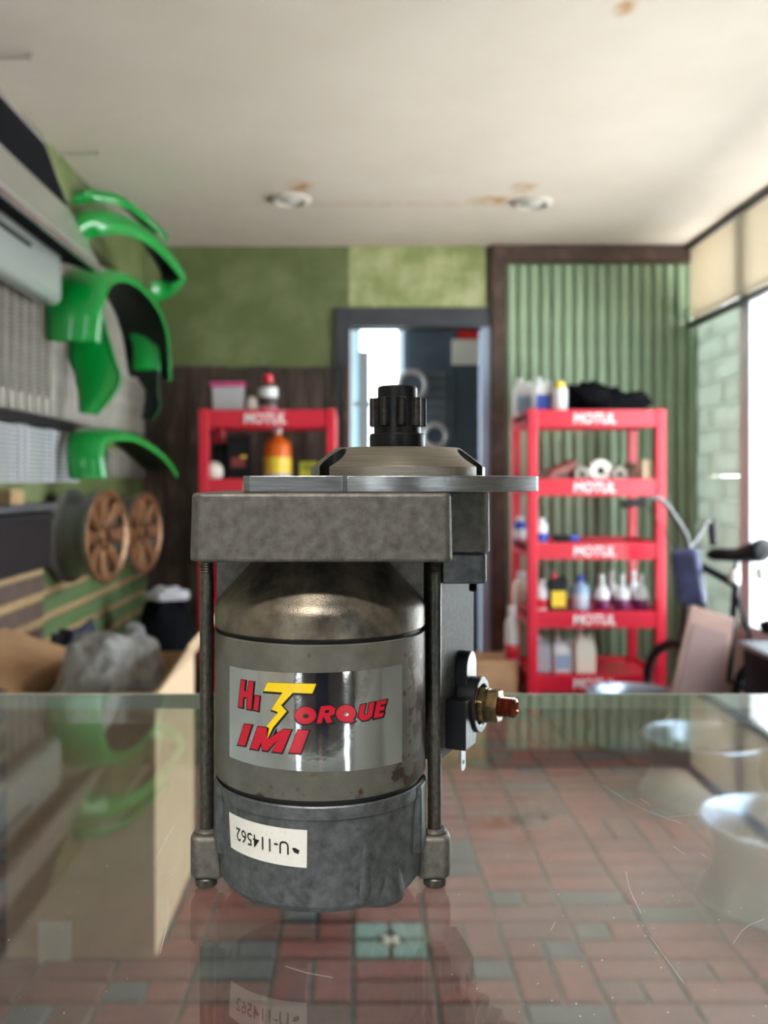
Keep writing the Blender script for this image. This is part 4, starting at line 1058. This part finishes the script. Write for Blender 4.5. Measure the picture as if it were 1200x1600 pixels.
# ------------------------------------------------------------------ cardboard box with plastic wrapping
bx0, bx1, by0, by1, bh = -0.83, -0.477, 2.21, 2.75, 0.63
cb = empty('cardboard_box', ((bx0+bx1)/2, (by0+by1)/2, FZ), 'tall open cardboard box on the floor behind the counter', 'box')
t = 0.006
MB().box(bx0, bx1, by0, by0+t, FZ, FZ+bh).build('front_side', CARD, cb)
MB().box(bx0, bx1, by1-t, by1, FZ, FZ+bh).build('back_side', CARD, cb)
MB().box(bx0, bx0+t, by0+t, by1-t, FZ, FZ+bh).build('left_side', CARD, cb)
MB().box(bx1-t, bx1, by0+t, by1-t, FZ, FZ+bh).build('right_side', CARDLIT, cb)
MB().box(bx0+t, bx1-t, by0+t, by1-t, FZ, FZ+t).build('bottom', CARD, cb)
def flapq(a, b_, c, d, m):
    k = (Vector(b_)-Vector(a)).cross(Vector(d)-Vector(a)).normalized()*t
    v = [Vector(q) for q in (a, b_, c, d)]; w_ = [q+k for q in v]
    MB().add([tuple(q) for q in v+w_], [(0,1,2,3),(7,6,5,4),(0,4,5,1),(1,5,6,2),(2,6,7,3),(3,7,4,0)]).build('flap', m, cb)
zt = FZ+bh
flapq((bx0, by0+0.01, zt), (bx0, by1-0.01, zt), (bx0-0.20, by1-0.03, zt+0.07), (bx0-0.20, by0+0.03, zt+0.07), CARD)
flapq((bx1, by0+0.01, zt), (bx1, by1-0.01, zt), (bx1+0.075, by1-0.02, zt+0.12), (bx1+0.075, by0+0.02, zt+0.11), CARDLIT)
MB().box(PX(60, by0), PX(112, by0), by0-0.0015, by0-0.0003, PZ(1515, by0), PZ(1440, by0)).build('pale_patch', mat('pale_patch', S(200,192,182), 0.6), cb)  # pale rectangle low on the front side
PLW = mat('crumpled_film', S(176,177,180), 0.2, 0, S(140,137,134), 9, 6, bump=1.0, bscale=22, bd=0.03)
m2 = mound('plastic_wrap', 'crumpled grey translucent plastic sheet filling the cardboard box', 'plastic sheet', PLW, ((bx0+bx1)/2, (by0+by1)/2, FZ+0.4), 0.145, 0.235, 0.31, 5, 0.16, 64, 26, pw=0.3)
tag(mound('film_tuft', None, None, PLW, (PX(210, 2.62), 2.62, PZ(1015, 2.62)), 0.035, 0.03, 0.07, 12, 0.3, parent=m2), None, None)

# dark bags at the back left
mound('bin_bag', 'black bag slumped on the floor left of the left rack', 'bag', BLACKCL, (PX(262, 4.3), 4.28, FZ), 0.16, 0.2, 0.58, 21, 0.12, pw=0.5)
mound('white_rag', 'white rag draped on the black bag', 'rag', mat('white_cloth', S(196,194,196), 0.8, 0, S(170,168,172), 12, 5), (PX(262, 4.3), 4.26, 0.605), 0.10, 0.08, 0.05, 31, 0.4)
mound('navy_bag', 'navy blue bag behind the cardboard box by the slat wall', 'bag', NAVY, (-0.98, 3.25, FZ), 0.13, 0.25, 0.58, 41, 0.2, pw=0.5)
# wall shelf and black crate at the left edge
e = empty('wall_shelf', (XL+0.1, 2.85, 1.05), 'dark grey wall shelf at the left edge below the louvres', 'shelf')
MB().box(XL+0.001, XL+0.16, 2.5, 3.22, 1.05, 1.072).build('shelf_board', mat('dark_grey_board', S(70,72,76), 0.5), e, bevel=0.003)
MB().box(XL+0.001, XL+0.03, 3.12, 3.16, 0.95, 1.05).build('shelf_bracket', BLACK, e, bevel=0.003)
e = empty('tan_box', (XL+0.09, 3.0, 1.072), 'small tan box on the dark wall shelf at the left edge', 'box')
MB().box(XL+0.05, XL+0.13, 2.86, 2.98, 1.072, 1.118).build('box_body', TAN, e, bevel=0.003)
MB().box(XL+0.06, XL+0.12, 2.88, 2.96, 1.1185, 1.1215).build('box_lid', CARD, e, bevel=0.001)
e = empty('black_crate', (XL+0.15, 2.9, 0.80), 'black crate hanging on the left wall under the dark shelf', 'crate')
MB().prism([(XL+0.052, 2.45), (XL+0.17, 2.45), (XL+0.17, 3.12), (XL+0.052, 3.12)], 0.86, 1.045, -0.03).build('crate_body', BLACK, e, bevel=0.006)
MB().box(XL+0.172, XL+0.182, 2.45, 3.12, 1.02, 1.04).build('crate_rim', BLACK, e, bevel=0.003)

# ------------------------------------------------------------------ slanted wall canopy and white box, upper left
e = empty('wall_canopy', (-1.0, 2.7, 1.92), 'long slanted silver and charcoal canopy on the upper left wall', 'canopy')
y0, y1 = 1.2, 3.45
def slab(name, a, c, th, m, par, y0=y0, y1=y1, bevel=0.004):
    d = Vector((c[0]-a[0], c[1]-a[1])); n_ = Vector((d.y, -d.x)).normalized()*th
    q = [a, c, (c[0]-n_.x, c[1]-n_.y), (a[0]-n_.x, a[1]-n_.y)]
    b = MB(); b.add([(p[0], y0, p[1]) for p in q]+[(p[0], y1, p[1]) for p in q], [(0,1,2,3),(7,6,5,4),(0,4,5,1),(1,5,6,2),(2,6,7,3),(3,7,4,0)])
    return b.build(name, m, par, bevel=bevel)
slab('lower_panel', (-0.945, 1.940), (-1.064, 2.160), 0.02, LIGHTG, e)
slab('upper_panel', (-1.066, 2.163), (-1.150, 2.395), 0.02, CHARC, e)
slab('top_trim', (-1.150, 2.397), (-1.158, 2.43), 0.02, TRIMS, e)
b = MB(); b.tube([(-0.948, y0, 1.928), (-0.948, y1, 1.928)], 0.014, 12); b.build('bottom_rail', TRIMS, e, smooth=50)
b = MB(); b.add([(-0.95, y0, 1.925), (XL+0.002, y0, 2.0), (XL+0.002, y1-0.01, 2.0), (-0.95, y1-0.01, 1.925), (-0.95, y0, 1.915), (XL+0.002, y0, 1.99), (XL+0.002, y1-0.01, 1.99), (-0.95, y1-0.01, 1.915)], [(0,1,2,3),(7,6,5,4),(0,4,5,1),(1,5,6,2),(2,6,7,3),(3,7,4,0)]); b.build('underside', CHARC, e)
b = MB().add([(-0.95, y1, 1.93), (-1.066, y1, 2.16), (-1.15, y1, 2.40), (XL+0.002, y1, 2.40), (XL+0.002, y1, 1.99)]+[(-0.95, y1-0.01, 1.93), (-1.066, y1-0.01, 2.16), (-1.15, y1-0.01, 2.40), (XL+0.002, y1-0.01, 2.40), (XL+0.002, y1-0.01, 1.99)],
               [(0,1,2,3,4),(9,8,7,6,5)]+[(i, (i+1) % 5, 5+(i+1) % 5, 5+i) for i in range(5)]); b.build('end_panel', LIGHTG, e)
e = empty('white_wall_unit', (XL+0.08, 2.6, 1.78), 'glossy white box mounted on the wall under the slanted canopy', 'wall unit')
MB().box(XL+0.05, XL+0.14, 1.6, 3.34, 1.775, 1.985).build('unit_body', mat('gloss_white_unit', S(140,146,143), 0.22), e, bevel=0.03, segs=4, smooth=40)
MB().box(XL+0.1405, XL+0.143, 2.6, 3.0, 1.90, 1.915).build('unit_slot', CHARC, e)

# ceiling fittings
def downlight(px, py, label):
    Y = (ZT-ZC)*F/(CY-py); x = PX(px, Y)
    e = empty('downlight', (x, Y, ZT-0.02), label, 'ceiling light', 'recessed ceiling lights')
    b = MB(); b.X = Matrix.Translation((x, Y, ZT))
    b.lathe([(0.066, -0.001), (0.098, -0.001), (0.098, -0.006), (0.090, -0.014), (0.072, -0.018), (0.066, -0.012), (0.066, -0.001)], 40, closed=False); b.build('trim_ring', mat('trim_ring_paint', S(196,190,180), 0.4), e, smooth=40)
    b = MB(); b.X = Matrix.Translation((x, Y, ZT)); b.lathe([(0, -0.0015), (0.066, -0.0015), (0.066, -0.005), (0, -0.004)], 32); b.build('reflector', mat('reflector_grey', S(150,148,144), 0.3, 0.4), e, smooth=40)
    b = MB(); b.X = Matrix.Translation((x, Y, ZT)); b.lathe([(0, -0.004), (0.045, -0.004), (0.042, -0.010), (0.028, -0.017), (0, -0.020)], 32); b.build('bulb', mat('bulb_glass', S(196,194,190), 0.15), e, smooth=60)
downlight(453, 311, 'round recessed ceiling light above the left rack side')
downlight(832, 316, 'round recessed ceiling light nearer the window, beside the brown stain')
def hook(px0, px1, py, label):
    Y = (ZT-ZC)*F/(CY-py); e = empty('ceiling_hook', (PX(px1, Y), Y, ZT-0.02), label, 'hook', 'thin metal hooks on the ceiling')
    b = MB(); b.tube([(PX(px0, Y), Y, ZT-0.012), (PX(px1, Y), Y, ZT-0.012)], 0.004, 8); b.build('rod', mat('pale_rod', S(184,178,168), 0.5), e, smooth=50)
    b = MB(); b.X = Matrix.Translation((PX(px1, Y), Y, ZT)); b.lathe([(0, -0.018), (0.006, -0.018), (0.008, -0.0), (0, -0.0)], 14); b.build('end_knob', mat('pale_knob', S(170,164,154), 0.5), e, smooth=40)
hook(-60, 48, 84, 'thin metal hook on the ceiling, nearer the camera')
hook(78, 152, 236, 'thin metal hook on the ceiling above the slanted canopy')

# ------------------------------------------------------------------ things beyond the door
e = empty('metal_locker', (0.58, 5.95, 0.0), 'tall dark slate metal locker seen through the doorway', 'locker')
lx0, lx1 = PX(630, 5.9), PX(800, 5.9)
MB().box(lx0, lx1, 5.9, 6.3, 0.0, 2.3).build('locker_body', SLATE2, e, bevel=0.006)
MB().box(lx0+0.02, lx0+0.33, 5.885, 5.899, 0.1, 2.25).build('locker_door', SLATE2, e, bevel=0.004)
MB().box(lx0+0.34, lx1-0.02, 5.885, 5.899, 0.1, 2.25).build('locker_door', SLATE2, e, bevel=0.004)
e = empty('wall_notice', (PX(732, 5.87), 5.875, PZ(570, 5.87)), 'white notice with red header on the slate locker', 'notice')
MB().box(PX(706, 5.87), PX(757, 5.87), 5.872, 5.882, PZ(570, 5.87), PZ(530, 5.87)).build('notice_sheet', mat('notice_paper', S(226,226,226), 0.6), e)
MB().box(PX(716, 5.87), PX(757, 5.87), 5.870, 5.882, PZ(530, 5.87), PZ(515, 5.87)).build('notice_header', REDPL, e)
e = empty('wire_grid', (PX(672, 5.86), 5.86, PZ(680, 5.86)), 'grey wire grid hung on the slate locker behind the pinion', 'grid')
GR = mat('grey_wire', S(120,126,136), 0.4, 0.6)
for k in range(5):
    x = PX(656+9*k, 5.86); MB().tube([(x, 5.87, PZ(690, 5.86)), (x, 5.87, PZ(580, 5.86))], 0.005, 6).build('upright_wire', GR, e)
for k in range(8):
    zz_ = PZ(584+15*k, 5.86); MB().tube([(PX(652, 5.86), 5.862, zz_), (PX(697, 5.86), 5.862, zz_)], 0.005, 6).build('cross_wire', GR, e)
for (px, py, r, lb) in ((644, 602, 0.085, 'upper grey ring hung on the wire grid'), (681, 681, 0.068, 'lower grey ring hung on the wire grid')):
    e = empty('metal_ring', tuple(P(px, py, 5.84)), lb, 'ring', 'rings hung on the wire grid')
    MB().ring(tuple(P(px, py, 5.835)), r, 0.018, 'y', 36, 10).build('ring_body', mat('ring_metal', S(170,170,174), 0.35, 0.5), e, smooth=60)
    b = MB(); b.X = Matrix.Translation(P(px, py, 5.835)) @ Matrix.Rotation(PI/2, 4, 'X'); b.lathe([(0, -0.008), (r*0.8, -0.008), (r*0.8, 0.004), (0, 0.004)], 28); b.build('ring_centre', SLATE2, e, smooth=40)
# ------------------------------------------------------------------ bicycle by the window
A = Vector((1.50, 4.30, 0)); Bk = Vector((1.76, 3.90, 0)); dr = (Bk-A).normalized(); sd = Vector((-dr.y, dr.x, 0))
bk = empty('bicycle', (1.63, 4.1, FZ), 'small dark bicycle with black saddle parked by the window', 'bicycle')
def wheelb(c, R):
    X = Matrix.Translation(c) @ Matrix(((dr.x, 0, sd.x, 0), (dr.y, 0, sd.y, 0), (0, 1, 0, 0), (0, 0, 0, 1)))
    b = MB(); b.X = X; b.ring((0, 0, 0), R-0.02, 0.02, 'z', 40, 10); w = b.build('wheel', RUBBER, bk, smooth=60)
    b = MB(); b.X = X
    for k in range(12):
        a = 2*PI*k/12; b.tube([(0.015*math.cos(a), 0.015*math.sin(a), 0), ((R-0.03)*math.cos(a), (R-0.03)*math.sin(a), 0)], 0.0012, 4)
    b.ring((0, 0, 0), R-0.042, 0.006, 'z', 40, 6); b.lathe([(0, -0.04), (0.016, -0.04), (0.016, 0.04), (0, 0.04)], 12)
    b.build('spokes', ALUFR, w)
Rw = 0.20
wheelb(A+Vector((0, 0, FZ+Rw)), Rw); wheelb(Bk+Vector((0, 0, FZ+Rw)), Rw)
head = Vector((1.53, 4.25, PZ(858, 4.25))); seat = Vector((1.645, 4.0, PZ(878, 4.0))); bb_ = Vector((1.64, 4.08, 0.27))
b = MB()
b.tube([A+Vector((0, 0, FZ+Rw)), head-Vector((0, 0, 0.06)), head], 0.016, 10)
b.tube([head-Vector((0, 0, 0.08)), bb_], 0.02, 10); b.tube([head-Vector((0, 0, 0.05)), seat-Vector((0, 0, 0.10))], 0.017, 10)
b.tube([seat-Vector((0, 0, 0.05)), bb_], 0.016, 10); b.tube([bb_, Bk+Vector((0, 0, FZ+Rw))], 0.012, 8); b.tube([seat-Vector((0, 0, 0.15)), Bk+Vector((0, 0, FZ+Rw))], 0.010, 8)
b.build('frame', BLACK, bk, smooth=60)
b = MB().tube([seat-Vector((0, 0, 0.10)), seat], 0.013, 10); b.build('seat_post', ALUFR, bk, smooth=60)
# saddle: nose to the left, raised rounded tail
b = MB(); rows = []
for i in range(13):
    t = i/12; c = seat-dr*0.15+dr*0.31*t; wv = 0.022+0.065*max(0, (t-0.35)/0.65)**0.9 if t < 0.93 else 0.06
    hv = 0.036+0.040*max(0, (t-0.45)/0.55) if t < 0.95 else 0.03
    lift = 0.012*t+0.030*max(0, (t-0.5)/0.5)
    k = 1.0 if 0 < i < 12 else 0.35
    row = []
    for j in range(12):
        a = 2*PI*j/12; row.append(tuple(c+sd*wv*k*math.cos(a)+Vector((0, 0, lift+0.02+hv*k*math.sin(a)*(0.9 if math.sin(a) > 0 else 0.7)))))
    row.append(row[0]); rows.append(row)
b.grid(rows); b.add(rows[0][:-1], [tuple(range(12))]); b.add(rows[-1][:-1], [tuple(range(12))[::-1]])
b.build('saddle', BLACK, bk, smooth=70, sub=1)
gl = Vector((PX(1003, 4.12), 4.12, PZ(784, 4.12))); gr = Vector((PX(1112, 4.36), 4.36, PZ(815, 4.36)))
b = MB(); b.tube(spline([gl, gl+Vector((0.09, 0.01, 0.008)), head+Vector((-0.03, -0.02, 0.08)), head+Vector((0, 0, 0.01)), head+Vector((0.06, 0.05, 0.06)), gr-Vector((0.03, 0.02, 0)), gr], 6), 0.012, 10)
b.build('handlebar', mat('light_grey_bar', S(84,84,84), 0.4, 0.3), bk, smooth=60)
for g_, d_ in ((gl, Vector((-0.09, -0.01, -0.012))), (gr, Vector((0.012, 0.01, -0.11)))):
    b = MB().tube([g_-d_*0.1, g_+d_*0.5, g_+d_], [0.018, 0.019, 0.017], 10); b.build('grip', BLACK, bk, smooth=60)
b = MB().tube(spline([gl+Vector((0.02, 0, 0)), gl+Vector((0.05, -0.02, -0.07)), head+Vector((-0.05, -0.03, -0.02)), head+Vector((0.0, -0.02, -0.10))], 8), 0.003, 6); b.build('brake_cable', BLACK, bk, smooth=60)
b = MB(); b.X = Matrix.Translation(P(1076, 900, 4.16)) @ Matrix.Rotation(-0.15, 4, 'Y') @ Matrix.Rotation(-0.6, 4, 'Z'); b.box(-0.06, 0.06, -0.035, 0.035, -0.13, 0.12); b.build('frame_bag', BAGV, bk, bevel=0.02, segs=3, smooth=40)
b = MB(); b.X = Matrix.Translation(tuple(Bk+Vector((0, 0, 0.44)))) ; b.tube([(-0.02, 0.05, 0.08), (0.0, 0.02, 0.1), (0.0, -0.09, 0.06), (0.0, -0.14, -0.02)], 0.03, 10); b.build('mudguard', BLACK, bk, smooth=60)
for (px, py) in ((1147, 900), (1190, 896)):
    q = P(px, py, 3.97); b = MB(); b.X = Matrix.Translation(q); b.lathe([(0, -0.03), (0.02, -0.026), (0.026, 0), (0.02, 0.026), (0, 0.03)], 16); b.build('saddle_spring', mat('spring_cream', S(224,220,210), 0.4), bk, smooth=60)
# leaning board
lb_ = empty('leaning_board', (1.33, 3.68, FZ), 'mauve brown board leaning between the silver wheels', 'board')
q = [(PX(1022, 3.66), 3.66, FZ), (PX(1118, 3.66), 3.66, FZ+0.02), (PX(1148, 3.74), 3.74, PZ(966, 3.74)), (PX(1080, 3.74), 3.74, PZ(945, 3.74))]
def quad_slab(name, q, th, m, par, grow=0.0, push=0.0, bevel=0.0):
    v = [Vector(p) for p in q]; c = sum(v, Vector())/4; n_ = (v[1]-v[0]).cross(v[3]-v[0]).normalized()
    v = [c+(p-c)*(1+grow)+n_*push for p in v]; w_ = [p-n_*th for p in v]
    return MB().add([tuple(p) for p in v+w_], [(0,1,2,3),(7,6,5,4),(0,4,5,1),(1,5,6,2),(2,6,7,3),(3,7,4,0)]).build(name, m, par, bevel=bevel)
quad_slab('board_panel', q, 0.022, PADM, lb_, bevel=0.004)
quad_slab('board_inset', q, 0.004, mat('mauve_inset', S(128,102,98), 0.7), lb_, -0.22, 0.004)
# black cabinet
e = empty('black_cabinet', (1.72, 3.5, FZ), 'low black cabinet with silver edge at the right below the window', 'cabinet')
MB().box(1.555, 1.88, 3.25, 3.72, FZ, 0.48).build('cabinet_body', BLACK, e, bevel=0.004)
MB().box(1.54, 1.885, 3.24, 3.73, 0.482, 0.505).build('cabinet_top', mat('grey_top', S(52,54,60), 0.5), e, bevel=0.004)
MB().box(1.534, 1.539, 3.24, 3.73, 0.484, 0.503).build('edge_strip', ALUFR, e)
# tan carton and white bottle on the floor left of the right rack
e = empty('floor_carton', (PX(775, 4.7), 4.7, FZ), 'tan carton on the floor between the doorway and the right rack', 'box')
MB().box(PX(740, 4.6), PX(806, 4.6), 4.55, 4.85, FZ, FZ+0.24).build('box_body', CARD, e, bevel=0.004)
MB().box(PX(742, 4.6), PX(804, 4.6), 4.68, 4.72, FZ+0.2403, FZ+0.2413).build('tape', TAN, e)
bottle('floor_bottle', 'white bottle with red lower band beside the right rack on the tan carton', 'bottle', 800, 4.62, FZ+0.2415, 0.27, 0.036, WPLAST, WPLAST, REDPL, 0.5, 0.65, 0.15, (0.02, 0.3))
